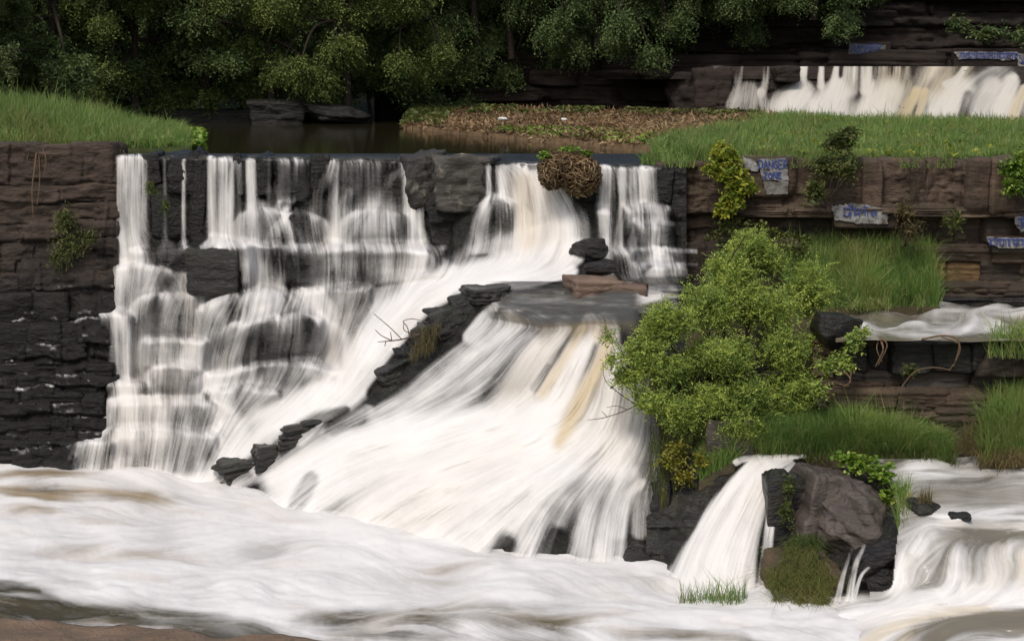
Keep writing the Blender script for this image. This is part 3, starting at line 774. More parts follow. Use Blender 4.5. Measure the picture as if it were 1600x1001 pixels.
# treads of the stepped side: each polyline is the front edge of a ledge (photo pixels), with the tread seen above it
LEDGES = [([(205, 394), (250, 390), (296, 384), (330, 378), (392, 381), (440, 386), (560, 384), (705, 389)], 7),
 ([(376, 334), (410, 325), (444, 336)], 7), ([(448, 340), (470, 332), (500, 342)], 6), ([(548, 338), (590, 328), (636, 338)], 8), ([(744, 320), (772, 308), (802, 318)], 7),
 ([(430, 314), (484, 316)], 4), ([(176, 414), (225, 415), (268, 424), (304, 434)], 6), ([(150, 489), (190, 487), (208, 494)], 6), ([(222, 464), (262, 458), (308, 463)], 7),
 ([(310, 484), (345, 466), (400, 456), (440, 458), (500, 453), (580, 452)], 8), ([(362, 508), (420, 498), (470, 493), (505, 500)], 8), ([(220, 533), (270, 529), (324, 534)], 6),
 ([(236, 577), (270, 570), (314, 577)], 6), ([(322, 584), (350, 582), (400, 573), (470, 567), (530, 578)], 8), ([(166, 601), (205, 597), (242, 602)], 6), ([(168, 627), (250, 622), (340, 632)], 7),
 ([(318, 614), (380, 606), (440, 612)], 7), ([(160, 673), (250, 668), (340, 681)], 8), ([(98, 696), (140, 685), (178, 690)], 6), ([(62, 718), (118, 712)], 5),
 ([(972, 325), (1010, 320), (1050, 327)], 6), ([(988, 351), (1022, 346), (1056, 351)], 6), ([(956, 393), (1020, 389), (1096, 394)], 7), ([(992, 414), (1096, 415)], 5), ([(928, 328), (960, 331)], 5), ([(1060, 354), (1092, 351)], 5)]
wob = np.stack([3.4 * fbm(np.stack([PX[0] / 15, 0 * PX[0] + 3.7 * q, 0 * PX[0]], -1), 4, 61) for q in range(40)])
Yst = Yb.copy(); TR = np.zeros_like(Yb)
rows = PY[:, 0]
for j in range(fl.nx):
    x = PX[0, j]
    led = []
    for q, (pts, tr) in enumerate(LEDGES):
        if pts[0][0] <= x <= pts[-1][0]:
            led.append((np.interp(x, [p[0] for p in pts], [p[1] for p in pts]) + wob[q, j], tr * (0.75 + 0.08 * wob[(q + 7) % 40, j])))
    if not led: continue
    led.sort()
    ys = [max(lip(x), 238)] + [l[0] for l in led] + [rows[-1]]
    lev = []
    for k in range(len(ys) - 1):
        bot = min(ys[k + 1], ys[k] + 90)
        lev.append(np.interp(ys[k] + 0.35 * (bot - ys[k]), rows, Yb[:, j]))
    o = np.interp(rows, rows, Yb[:, j])
    for k in range(len(ys) - 1):
        m = (rows >= ys[k]) & (rows < ys[k + 1])
        last = k == len(ys) - 2
        flat = lev[k] - 0.0012 * (rows - ys[k])
        o = np.where(m, np.minimum(flat, Yb[:, j] + 0.1) if last else flat, o)
    for k, (y_, tr) in enumerate(led):
        m = (rows > y_ - tr) & (rows <= y_)
        t_ = (rows - (y_ - tr)) / tr
        o = np.where(m, lev[k] * (1 - t_) + lev[k + 1] * t_, o)
        TR[:, j] = np.maximum(TR[:, j], m.astype(float))
    Yst[:, j] = o
wst = 1 - sstep(-30, 30, PX - np.interp(PY, [240, 386, 430, 470, 590, 640, 740], [1200, 730, 660, 600, 510, 400, 320]))
wst = np.maximum(wst, (PX > 922) * (PY < 450) * 1.0) * (PY < 742)
Yst = 0.6 * Yst + 0.4 * blur(Yst, 2)
Yb = Yb * (1 - wst) + Yst * wst
TR = blur(TR * wst, 1)
# traced ledges and boulders of the bed (polygon, metres forward, edge softness in cells)
BUMP = [([(440, 389), (690, 389), (705, 405), (690, 430), (560, 452), (445, 445)], 0.35, 2),
 ([(300, 380), (385, 380), (398, 400), (395, 450), (304, 455)], 0.5, 3), ([(310, 470), (340, 462), (420, 455), (440, 475), (380, 530), (318, 540)], 0.35, 5),
 ([(370, 500), (470, 470), (500, 500), (495, 560), (365, 575)], 0.4, 6), ([(225, 530), (320, 530), (320, 575), (225, 575)], 0.22, 2), ([(240, 572), (305, 572), (310, 612), (238, 612)], 0.25, 4),
 ([(175, 626), (330, 626), (320, 672), (170, 672)], 0.2, 2), ([(110, 676), (330, 672), (320, 738), (90, 738)], 0.25, 3), ([(215, 460), (305, 455), (305, 530), (222, 530)], 0.25, 4),
 ([(375, 335), (445, 335), (465, 388), (370, 388)], 0.5, 7), ([(545, 338), (635, 338), (655, 388), (535, 388)], 0.55, 7), ([(520, 305), (550, 300), (555, 388), (515, 388)], 0.3, 4),
 ([(450, 335), (500, 335), (515, 388), (450, 388)], 0.35, 5), ([(748, 318), (800, 310), (810, 388), (738, 388)], 0.4, 6), ([(430, 252), (484, 252), (484, 316), (430, 316)], 0.2, 2),
 ([(975, 324), (1048, 326), (1050, 388), (962, 388)], 0.3, 2), ([(992, 350), (1052, 350), (1055, 388), (985, 388)], 0.3, 2), ([(965, 390), (1090, 392), (1090, 440), (965, 440)], 0.35, 2),
 ([(560, 720), (760, 712), (700, 790), (520, 790)], 0.35, 18), ([(760, 725), (930, 720), (880, 790), (720, 800)], 0.4, 16), ([(440, 745), (540, 735), (520, 800), (420, 800)], 0.3, 12), ([(780, 540), (860, 530), (850, 600), (760, 610)], 0.25, 9),
 ([(720, 820), (800, 790), (860, 800), (870, 890), (720, 880)], 0.25, 12), ([(880, 790), (960, 780), (970, 890), (880, 890)], 0.25, 10)]
for poly, amt, soft in BUMP:
    Yb -= amt * blur(inpoly(PX + 5 * fbm(np.stack([PX / 30, PY / 30, 0 * PX], -1), 2, 5), PY + 3 * fbm(np.stack([PX / 25, PY / 25, 0 * PX + 9], -1), 2, 6), poly).astype(float), soft)
Ysm = Yb.copy()
# ---- the cascade water
fl.fill(d=(-0.15, 1.0), dw=0.01)
fl.strokes("""
.8 0 | 205,245,19 205,320,20 206,400,22 206,418,26
.65 0 | 205,412,30 204,450,36 202,492,38
.5 0 | 300,380,9 262,398,22 236,428,26
.65 0 | 340,377,6 386,383,12 398,412,13 396,445,12
.12 0 | 338,385,34 338,448,34
.55 0 | 286,432,14 278,460,18 255,495,30 245,527,36
.65 .2 | 292,440,12 297,480,14 298,528,14
.7 0 | 158,487,4 180,492,7 192,520,14 200,560,18 210,592,20
.6 0 | 206,490,20 205,545,20 206,592,20
.7 0 | 222,530,3 270,529,4 320,533,4
.45 .1 | 270,532,50 270,572,50
.75 0 | 232,530,10 231,590,12
.6 0 | 240,574,5 270,570,6 306,576,6
.42 0 | 270,575,36 268,610,38
.7 0 | 172,600,5 205,598,6 236,600,6
.5 0 | 205,600,34 205,626,36
.75 0 | 172,626,5 250,622,6 322,629,6
.52 .12 | 245,626,80 240,672,84
.6 0 | 186,630,14 182,672,16
.75 0 | 178,672,5 250,668,6 322,680,6
.48 .15 | 240,676,88 235,738,96
.35 0 | 150,680,18 132,735,24
.42 0 | 104,692,10 84,712,12 74,732,12
.3 0 | 60,705,5 45,735,6
.8 0 | 290,690,40 280,740,50
.3 0 | 257,250,3 260,375,3
.5 0 | 286,255,2 297,310,2 300,372,4
.25 0 | 278,325,2 278,372,3
.2 0 | 256,325,14 254,390,18
.85 .15 | 330,250,5 333,320,5 335,376,6
.75 0 | 356,248,9 352,320,10 350,376,14
.3 0 | 343,250,8 342,376,8
.4 0 | 372,255,5 376,300,5
.85 0 | 392,256,6 397,310,8 401,330,12
.78 0 | 405,322,12 400,345,26 396,384,40
.6 0 | 412,324,10 432,348,18 446,384,18
.32 0 | 458,250,26 457,314,26
.5 0 | 470,330,14 476,350,22 486,384,26
.35 0 | 425,300,14 435,330,14
.72 .2 | 521,254,7 502,290,11 494,330,15 498,384,20
.3 0 | 570,254,58 572,325,58
.88 0 | 640,262,8 642,320,11 645,386,14
.5 0 | 636,268,6 612,276,7 598,300,8 592,322,8
.65 0 | 546,300,7 536,330,12 530,384,18
.9 0 | 590,328,22 590,345,42 592,386,54
.45 0 | 556,345,14 548,384,18
.5 0 | 654,270,5 668,310,7 680,345,8 690,382,10
.4 0 | 650,285,4 660,340,6 668,384,8
.6 0 | 760,258,3 765,280,3 770,306,4
.6 0 | 772,308,8 760,320,13 745,350,14 740,384,14
.55 0 | 780,312,12 785,345,22 785,386,24
.78 .1 | 788,270,9 800,320,14 798,386,25
.78 .5 | 815,274,18 822,320,20 828,386,22
.8 .3 | 846,276,12 862,330,19 870,390,26
.7 .1 | 866,290,8 885,330,13 890,388,16
.42 0 | 880,312,10 900,340,22 908,376,20
.55 0 | 946,262,6 940,300,12 936,325,14
.8 0 | 972,280,5 985,310,8 990,325,9
.55 0 | 1008,264,12 1015,300,14 1018,322,14
.25 0 | 985,262,40 990,300,40
.75 0 | 975,323,4 1010,320,5 1046,326,5
.35 0 | 1015,325,35 1010,347,40
.62 0 | 975,330,7 962,355,13 958,390,14
.62 0 | 938,320,8 945,350,10 950,388,10
.7 0 | 995,349,4 1022,346,5 1052,350,4
.42 0 | 1022,350,32 1022,386,36
.6 0 | 1000,350,7 990,370,9 984,390,12
.42 0 | 1078,350,6 1074,376,10
.75 0 | 968,390,4 1020,389,4 1092,393,4
.35 0 | 1040,392,46 1040,410,46
.6 0 | 1000,412,3 1092,413,3
.7 0 | 968,392,8 985,402,8 1000,436,7
.8 0 | 370,384,4 450,385,4 560,384,5 692,387,5
.32 0 | 462,388,32 462,440,32
.66 0 | 540,388,20 536,456,24
.55 0 | 586,388,18 585,452,20
.76 .1 | 626,388,18 622,456,20
.4 0 | 656,395,10 656,425,10
.6 0 | 676,390,7 690,410,9 705,425,14
.62 0 | 400,388,26 394,434,30
.68 0 | 428,390,9 432,445,10
.4 0 | 720,392,30 716,415,30
.3 0 | 240,385,25 300,385,12
.97 0 | 892,394,24 840,412,30 770,424,26 700,440,24
.92 0 | 890,424,14 820,438,16 740,444,14
.97 0 | 700,436,22 640,468,38 590,510,50 540,570,56 480,630,60 420,690,44 370,730,34 330,752,30
.9 .12 | 690,462,16 660,480,16 620,530,20
.92 0 | 520,600,36 440,622,38 380,640,34 330,690,40 300,740,50
.72 0 | 440,452,10 372,470,15 336,500,19 318,540,18
.7 0 | 470,466,10 402,495,13 372,530,15 352,578,20
.45 0 | 420,482,46 420,572,52
.52 0 | 482,470,30 480,520,36 478,582,40
.62 0 | 530,460,20 525,520,24 520,584,30
.8 .15 | 566,456,18 550,500,24 532,570,26
.55 0 | 395,440,30 405,462,34
.6 0 | 320,575,6 380,570,6 460,564,6
.45 0 | 330,580,26 328,612,30
.5 0 | 372,586,46 360,612,46
.7 0 | 300,620,20 280,660,30
.8 0 | 772,480,8 756,500,13 736,526,14
.7 0 | 800,490,18 770,520,20 735,545,18 690,580,20 640,620,20 590,650,18
.86 0 | 840,502,18 800,530,24 760,570,28 700,620,34 640,660,34
.9 .3 | 880,512,20 852,540,26 826,580,32 800,630,38
.9 .12 | 926,506,16 900,560,22 870,620,28 840,662,30
.6 .1 | 994,630,14 984,692,20
1 0 | 840,655,34 760,668,46 650,690,46 540,704,38 440,745,36
1 0 | 960,712,40 800,706,56 640,720,40
1 0 | 860,690,50 760,740,60 620,800,60
.96 0 | 640,690,40 540,740,46 430,806,44
.97 .1 | 710,704,40 640,750,44 560,824,44
.97 .14 | 790,714,40 720,770,44 640,836,44
.93 .04 | 856,724,36 790,800,42 720,864,40
.74 0 | 904,734,34 862,790,36 822,886,42
.74 0 | 952,734,28 932,800,32 914,892,38
.7 0 | 984,742,18 962,800,22 954,892,24
.6 0 | 1002,754,8 978,778,10 966,832,13
.42 .1 | 1006,590,12 1008,690,16 1002,760,18 1000,830,16
.3 0 | 1024,640,6 1026,740,8 1022,850,9
.9 .12 | 955,505,14 948,560,22 936,630,28 915,705,32
.88 .15 | 975,556,17 970,620,26 960,700,34
.95 .05 | 925,508,10 902,560,16 872,625,18 850,660,16
.9 .85 | 922,498,12 906,520,9 881,560,8 846,615,10
.9 .6 | 942,504,16 936,524,14
.9 1 | 952,526,9 934,575,13 912,615,15 890,660,14 872,694,9
-.75 0 | 790,850,22 765,892,26
-.7 0 | 868,836,18 848,892,26
-.6 0 | 486,748,14 462,790,16
-.35 0 | 856,572,5 836,606,9
-.85 0 | 735,468,16 690,500,22 640,548,20 585,612,14
-.7 0 | 540,640,8 480,668,20 420,715,20 345,752,14
-.5 0 | 560,655,12 520,668,14
.5 0 | 500,660,5 470,690,8
.5 0 | 575,640,10 520,680,12
.6 0 | 420,690,7 400,735,10
""", thin=0.76)
fl.strokes("""
-.45 0 .6 | 770,492,7 850,504,8 930,500,8 990,502,8
-.3 0 .9 | 760,470,16 860,472,22 980,470,26 1040,455,20
.1 0 .9 | 800,492,12 880,490,14 960,490,12
.26 0 .9 | 770,466,8 860,466,10 960,470,10 1030,462,8
.25 0 .5 | 800,262,10 850,262,14
.1 0 .45 | 230,245,4 420,247,4 640,251,4
.2 0 .4 | 950,260,4 1030,261,4
""")
r0 = np.random.default_rng(4)
fl.cov *= (PY > lip(PX) - 2)
fl.body *= (PY > lip(PX) - 4)
shz = blur(inpoly(PX, PY, [(755, 452), (890, 448), (1060, 440), (1060, 490), (960, 496), (850, 500), (770, 484)]).astype(float), 4)
fl.cov = np.clip(fl.cov + shz * (0.24 + 0.6 * fbm(np.stack([PX / 34, PY / 5.5, 0 * PX], -1), 4, 57)), 0, 1)
lpy = np.interp(PX, [760, 800, 850, 900, 930, 990, 1010], [474, 484, 500, 500, 496, 498, 498])
rmp = sstep(-4, 46, PY - lpy + 10 * fbm(np.stack([PX / 16, PY / 90, 0 * PX], -1), 3, 53)); near_ = sstep(755, 790, PX) * (1 - sstep(985, 1010, PX)) * (PY > 440) * (PY < 640)
fl.cov *= 1 - near_ * (1 - rmp) * 0.72
fl.body = np.maximum(fl.body, near_ * (1 - rmp) * sstep(-50, -20, PY - lpy) * 0.88)
fl.tint = np.clip(blur(fl.tint, 3) * 0.85 + 0.22 * near_ * (1 - rmp) * sstep(0, 10, PY - lpy), 0, 1)
# veils of the stepped side: drops released at the lip, falling down risers, spreading over treads;
# the time they dwell in each place is the whiteness of the long, slow look of the water
DOMES = [(410, 330, 32), (472, 336, 24), (592, 334, 42), (772, 314, 24), (345, 381, 50), (265, 462, 42), (400, 460, 70), (430, 500, 62), (275, 574, 38), (400, 575, 70), (250, 625, 90), (250, 672, 90)]
AX = vnoise(np.stack([PX / 6.5, PY / 34, 0 * PX], -1), 40) * 0.8 + vnoise(np.stack([PX / 17, PY / 40, 0 * PX + 3], -1), 41) * 0.8
WN = 0.12 + 1.9 * np.clip(vnoise(np.stack([PX / 3.6, PY / 26, 0 * PX + 7], -1), 45) * 0.5 + vnoise(np.stack([PX / 22, PY / 26, 0 * PX + 9], -1), 46) * 0.45 + 0.38, 0, 1.2) ** 2
DX = np.zeros_like(PX)
for xc, yc, w_ in DOMES:
    DX += np.clip((PX - xc) / w_, -1, 1) * (np.abs(PX - xc) < w_ * 1.1) * (np.abs(PY - yc + 2) < 10)
SRC = [(205, 19, 2.4), (257, 3, .05), (287, 2, .1), (331, 5, .8), (354, 9, 1.0), (374, 4, .12), (392, 6, .9), (416, 20, .12), (458, 26, .4), (521, 7, .9), (570, 55, .8), (640, 8, 1.3), (655, 5, .45), (763, 3, .3), (788, 9, 1.0), (815, 18, 2.2), (846, 12, 1.8), (866, 8, .9), (882, 10, .4), (945, 6, .6), (972, 5, .6), (1008, 12, 1.0), (985, 35, .35)]
rs = np.random.default_rng(70)
sx = np.concatenate([x + w_ * np.clip(rs.normal(0, 0.62, int(4300 * wt)), -1.5, 1.5) for x, w_, wt in SRC])
# water also leaves the foaming ledge beside the cream fall
X_ = [sx]; Y_ = [lip(sx) + rs.uniform(0, 3, len(sx))]
for a_, b_, y0_, y1_, n_ in [(420, 700, 380, 383, 9000), (312, 580, 462, 447, 11000), (222, 322, 528, 530, 3500), (170, 335, 622, 626, 6500), (165, 335, 668, 674, 7500), (100, 175, 690, 684, 1400), (64, 116, 713, 709, 700), (320, 520, 580, 570, 6500), (228, 306, 458, 458, 3000), (972, 1048, 319, 321, 2500), (960, 1092, 388, 389, 3500), (176, 300, 410, 428, 2200)]:
    n_ = int(n_ * 0.385); q_ = rs.uniform(a_, b_, n_); X_.append(q_); Y_.append(np.interp(q_, [a_, b_], [y0_, y1_]) + rs.uniform(-2, 2, n_))
X_ = np.concatenate(X_); Y_ = np.concatenate(Y_)
wgt = 0.35 + 1.3 * np.clip(vnoise(np.stack([X_ / 2.4, 0 * X_, 0 * X_], -1), 43) * 0.6 + 0.45, 0, 1) ** 2
VX = rs.normal(0, 0.045, len(X_)); VY = np.full(len(X_), 1.3)
D_ = np.zeros(fl.nx * fl.ny)
was = np.zeros(len(X_), bool)
for it in range(520):
    ix = np.rint((X_ - fl.x0) / fl.g).astype(int); iy = np.rint((Y_ - fl.y0) / fl.g).astype(int)
    ok = (ix >= 0) & (ix < fl.nx) & (iy >= 0) & (iy < fl.ny)
    if not ok.all():
        X_, Y_, VX, VY, wgt, was, ix, iy = [q[ok] for q in (X_, Y_, VX, VY, wgt, was, ix, iy)]
    if len(X_) == 0: break
    jt_ = rs.random(len(X_))
    dx_ = np.clip(np.rint((X_ + VX * jt_ + rs.normal(0, 0.5, len(X_)) - fl.x0) / fl.g).astype(int), 0, fl.nx - 1); dy_ = np.clip(np.rint((Y_ + VY * jt_ - fl.y0) / fl.g + rs.uniform(-.5, .5, len(X_))).astype(int), 0, fl.ny - 1)
    D_ += np.bincount(dy_ * fl.nx + dx_, wgt, fl.nx * fl.ny)
    T_ = TR[iy, ix]; on = T_ > 0.3
    ent = on & ~was
    VX = np.where(ent, 0.25 * VX + AX[iy, ix] * 0.95 + DX[iy, ix] * 1.35 + rs.normal(0, 0.34, len(X_)) * np.where(Y_ < 350, 0.8, 1.1), np.where(on, VX * 0.985 + 0.04 * AX[iy, ix], VX * 0.982))
    was = on
    if ent.any():
        wgt = np.where(ent, WN[iy, ix] * (1 + 1.5 * (np.abs(DX[iy, ix]) > 0.01) * (Y_ < 345) + 0.5 * (np.abs(DX[iy, ix]) > 0.01)), wgt)
    drift = -0.10 * np.clip((X_ - 330) / 200, 0, 1) * (Y_ > 440)
    VY = np.where(on, np.maximum(VY * 0.8, 0.72), np.minimum(VY + 0.045, 2.3))
    X_ = X_ + VX + drift; Y_ = Y_ + VY
    wgt = np.where(Y_ > 430, wgt * 0.9995, wgt)
    wgt = np.where((X_ < np.interp(Y_, [240, 400, 480, 600, 640, 690, 742], [182, 178, 166, 176, 170, 118, 66]) + 7 * AX[iy, ix]), wgt * 0.93, wgt)
    gone = (Y_ > 742) | (wst[np.clip(iy, 0, fl.ny - 1), np.clip(ix, 0, fl.nx - 1)] < 0.08) & (Y_ > 395)
    if gone.any(): X_, Y_, VX, VY, wgt, was = [q[~gone] for q in (X_, Y_, VX, VY, wgt, was)]
D_ = D_.reshape(fl.ny, fl.nx)
D_ = 0.55 * D_ + 0.45 * blur(D_, 1)
veil = 1 - np.exp(-D_ * 0.62 / np.percentile(D_[D_ > 0.5], 62))
soft = blur(veil, 5)
veil = np.clip(veil * 0.95 + 0.05 * soft, 0, 0.97) * (1 - 0.16 * (1 - sstep(340, 380, PY)) * (PX < 720))
for poly, cut, sf_ in [([(302, 390), (374, 388), (374, 450), (304, 452)], .85, 2), ([(446, 394), (522, 392), (520, 440), (450, 446)], .5, 4), ([(375, 520), (440, 510), (500, 512), (496, 560), (380, 566)], .45, 6), ([(436, 256), (482, 256), (482, 310), (436, 310)], .55, 3),
        ([(505, 258), (632, 258), (625, 318), (560, 322), (508, 318)], .35, 4), ([(238, 428), (276, 436), (262, 452), (236, 448)], .3, 4), ([(208, 500), (222, 500), (224, 528), (210, 528)], .7, 3), ([(248, 580), (300, 580), (298, 606), (246, 606)], .35, 4), ([(180, 640), (330, 640), (320, 668), (180, 668)], .25, 5), ([(120, 695), (320, 695), (310, 730), (110, 730)], .3, 5), ([(310, 500), (345, 488), (350, 540), (320, 560)], .35, 5), ([(560, 396), (600, 394), (596, 436), (562, 440)], .4, 3), ([(225, 470), (262, 466), (250, 520), (226, 522)], .4, 5)]:
    veil *= 1 - cut * blur(inpoly(PX + 6 * fbm(np.stack([PX / 12, PY / 30, 0 * PX], -1), 2, 5), PY, poly).astype(float), sf_)
cream = (PX > 775) & (PX < 925) & (PY < 400)
keep_ = np.where(wst > 0.5, np.where(cream, 0.5, 0.26), 1.0); keep_ = blur(keep_, 4)
fl.cov = 1 - (1 - fl.cov * keep_) * (1 - veil * np.where(wst > 0.5, 0.86, 1.0))
# water lies thick on treads and thins over risers
lowc = 1 - sstep(0.82, 0.98, fl.cov)
fl.cov = np.clip(fl.cov + 0.04 * TR * lowc * sstep(0.15, 0.5, fl.cov), 0, 1)
fl.lic(24, 3, 3)
rgh = fbm(np.stack([PX / 28, PY / 14, 0 * PX], -1), 5, 8)
Yb = Ysm - (0.17 * rgh - 0.03) * (1 - 0.85 * blur(sstep(0.3, 0.8, fl.cov), 4)) + 0.04
top = PY < lip(PX)
Ybed = np.where(top, Ylip(PX) + 0.1 + (lip(PX) - PY) * 0.15, Yb)
mask = (PY > 238) & (PX < 1075)
s2 = (slice(None, None, 2), slice(None, None, 2))
bed = obj("cascade_terrain", relief_mesh("cascade_terrain", PX[s2], PY[s2], Ybed[s2] + 0.05, mask=mask[s2]), M['bed'], kind='structure',
          label="stepped black rock bed under the white cascade")

Ysk = np.minimum(0.5 * Ysm + 0.5 * blur(Ysm, 4), blur(Ysm, 1) - 0.02)
Ysk = blur(Ysk, 1) - 0.05 * blur(fl.cov, 4) - blur((fl.cov > 0.9).astype(float), 10) * (0.08 + 0.05 * fl.s3 + 0.02 * fl.s2) * (1 - 0.8 * wst)
Ysk = np.where(PY < lip(PX) + 1, Ylip(PX) - 0.02 + (lip(PX) - PY) * 0.15, Ysk)
Ysk = Ysk - shz * (0.10 * fbm(np.stack([PX / 45, PY / 7, 0 * PX], -1), 4, 58) + 0.03 * fl.s2)
bx = lambda py: np.interp(py, [386, 430, 470, 590, 640, 740], [705, 650, 575, 480, 330, 285])
rx = lambda py: np.interp(py, [440, 455, 540, 625, 690, 760, 900], [900, 775, 640, 562, 450, 330, 200])
def regions(px, py):
    o = np.full(px.shape, 5)
    o = np.where(px < rx(py), 4, o)
    o = np.where(px < bx(py), 3, o)
    o = np.where((py < 386) & (px < 712), 0, o)
    o = np.where((py < 386) & (px >= 712), 1, o)
    o = np.where((py < 442) & (px > 925), 2, o)
    return o
WL = {0: "row of thin white water strands falling from the pond lip on to the first ledge", 1: "broad cream fall pouring over the lip beside the brown root mound",
      2: "small stepped fall trickling down the dark ledges behind the big bush", 3: "veil of white water spilling down the stepped black rocks beside the black wall",
      4: "white chute rushing diagonally down between the stepped rocks and the dark ridge", 5: "widest white fall with ochre bands fanning out below the big bush",
      6: "thin glinting trickles on the black layered wall"}
for rid, me in water_mesh(fl, Ysk, 0.05, 0.02, 0.58, regions, mixw=(0.42, 0.48, 0.34), kmap=0.95 * wst + 0.8 * (1 - wst)):
    obj("cascade_water", me, M['water'], kind='structure', label=WL[int(rid)])

# ---- the plunge pool
pf = Flow(-200, 1860, 718, 1060, 2.2)
pf.fill(cov=0.96, d=(1.0, 0.06), dw=0.25)
pf.strokes("""
-.6 .9 | 0,742,6 60,738,8 130,744,6
-.97 0 | -170,955,22 0,958,20 150,972,16 300,990,14 440,1004,10
-.7 .9 | 0,768,9 60,772,12 110,776,8
-.6 .9 | 90,760,8 180,772,12 260,778,8
-.55 .8 | 20,795,8 80,800,8
-.5 .8 | 230,772,8 330,766,8
-.2 .4 | 60,858,6 150,858,8
-.3 .5 | 190,866,9 250,868,10
.9 0 | -100,755,8 60,752,6
1 0 | 100,752,12 300,760,16 420,790,18
1 0 | 0,815,16 200,820,20 420,830,24 640,870,26 900,905,20
.95 0 | 0,880,16 200,890,22 420,890,30 660,905,26
.9 0 | 100,915,16 260,925,22 420,925,30
-.85 .1 | -160,930,20 0,940,18 120,952,16 260,966,18 420,985,16 560,1005,14
-.8 .1 | -160,905,10 -20,912,8 60,918,5
-.7 .2 | 460,960,10 600,965,14 760,968,12 900,975,8
-.6 .1 | 520,985,10 700,990,16 900,1000,14
-.35 .2 | 640,950,6 760,948,8 850,952,6
.75 0 | 400,930,26 440,965,20 500,990,10
.7 0 | 560,975,5 760,985,6 1000,1000,8
.8 0 | 880,915,16 1000,930,18 1040,945,18
.9 0 | 720,905,14 860,925,16 1000,940,20
-.3 .3 | 780,960,6 900,968,8 990,958,6
-.5 0 | 755,948,4 800,954,6
.9 0 | 1000,960,16 1150,975,18 1300,985,18
-.5 .25 | 940,985,8 1080,992,10 1200,1005,8
""", steer=0.6)
for k in range(120):   # small eddies
    x_, y_ = r0.uniform(-100, 1300), r0.uniform(735, 1000); l_ = r0.uniform(20, 90)
    b_ = r0.uniform(-8, 8)
    pf.stroke(r0.choice([-.14, .5], p=[.55, .45]), r0.choice([0, .35]), [(x_, y_, 2.5), (x_ + l_ / 2, y_ + b_, r0.uniform(3, 8)), (x_ + l_, y_ + r0.uniform(-4, 6), 2.5)], steer=0.7)
pf.swirl(0.38, 150, 26, 3)
pf.cov = np.clip(pf.cov + 0.17 * fbm(np.stack([pf.px / 110, pf.py / 15, 0 * pf.px], -1), 4, 88) - 0.02, 0, 1)
pf.smear(16, 0.15)
pf.lic(18, 9, 3)
POOLZ = -7.0
wave = 0.022 * pf.s3 * np.clip(pf.cov, 0.2, 1) + 0.014 * pf.s2 + 0.004 * pf.s1 + 0.06 * fbm(np.stack([pf.px / 75, pf.py / 13, 0 * pf.px], -1), 5, 12)
wave += 0.04 * np.exp(-((pf.py - np.interp(pf.px, [0, 300, 450, 640, 830, 1000], [750, 750, 800, 850, 895, 905])) / 14) ** 2) * (0.6 + 0.4 * pf.s3.clip(-1, 1))
wave *= 1 - sstep(975, 1040, pf.py) * 0.4
st = 0.35 * pf.s1 + 0.5 * pf.s2 + 0.5 * pf.s3; st /= st.std()
pfoam = np.clip(pf.cov + np.clip(st / 4.2, -.5, .5) * 0.9 * (1 - 0.6 * np.abs(2 * pf.cov - 1)), 0, 1)
pvv = at(pf.px, pf.py, Yz(pf.py, POOLZ)); pvv[..., 2] += wave
me = mesh_np("pool_water", pvv.reshape(-1, 3), grid_faces(*pf.px.shape), {"alpha": np.ones(pf.px.size), "foam": pfoam, "tint": pf.tint})
obj("pool_water", me, M['pool'], kind='structure', label="churning white plunge pool at the foot of the cascade")

# ---- small fall beside the mossy cliff
AF = rbf([(1150, 704, 32.4), (1150, 716, 31.9), (1200, 708, 32.3), (1200, 718, 31.7), (1240, 706, 32.3), (1240, 718, 31.6), (1130, 760, 31.2), (1200, 760, 31.0), (1235, 760, 31.1), (1090, 850, 30.1), (1180, 850, 29.9), (1225, 850, 30.0), (1040, 938, 28.8), (1150, 944, 28.6), (1230, 944, 28.7), (1060, 800, 31.2), (1030, 880, 30.3)])
sf = Flow(1010, 1260, 700, 965, 1.6)
sf.fill(d=(-0.3, 1), dw=0.01)
sf.strokes("""
0.95 0 | 1246,714,3 1215,716,5 1180,722,8 1130,776,12 1086,856,18 1052,945,24
.9 .06 | 1230,714,5 1196,726,9 1158,790,16 1126,860,22 1104,940,30
.8 .1 | 1236,718,4 1212,734,8 1186,790,12 1168,860,16 1158,940,22
.5 0 | 1240,724,4 1222,745,6 1206,800,8 1198,870,10 1192,940,14
.4 0 | 1130,790,8 1080,850,10 1045,900,12
.9 .05 | 1262,712,3 1215,713,5 1165,716,6 1150,722,6
.85 .08 | 1200,716,20 1166,780,32 1130,850,44 1106,940,54
""")
sf.lic(30, 5, 3)
Ya = AF(sf.px, sf.py)
obj("cascade_terrain", relief_mesh("cascade_terrain", sf.px[s2], sf.py[s2], (Ya + 0.3 - 0.28 * fbm(np.stack([sf.px / 34, sf.py / 26, 0 * sf.px], -1), 5, 2) - 0.08 * vnoise(np.stack([sf.px / 60, sf.py / 6, 0 * sf.px], -1), 12))[s2]), M['rock_wet'], kind='structure', label="wet rock face behind the small curved fall")
for rid, me in water_mesh(sf, Ya, 0.08, 0.035, 0.7):
    obj("cascade_water", me, M['water'], kind='structure', label="small curved white fall between the mossy cliff and the grey boulder")

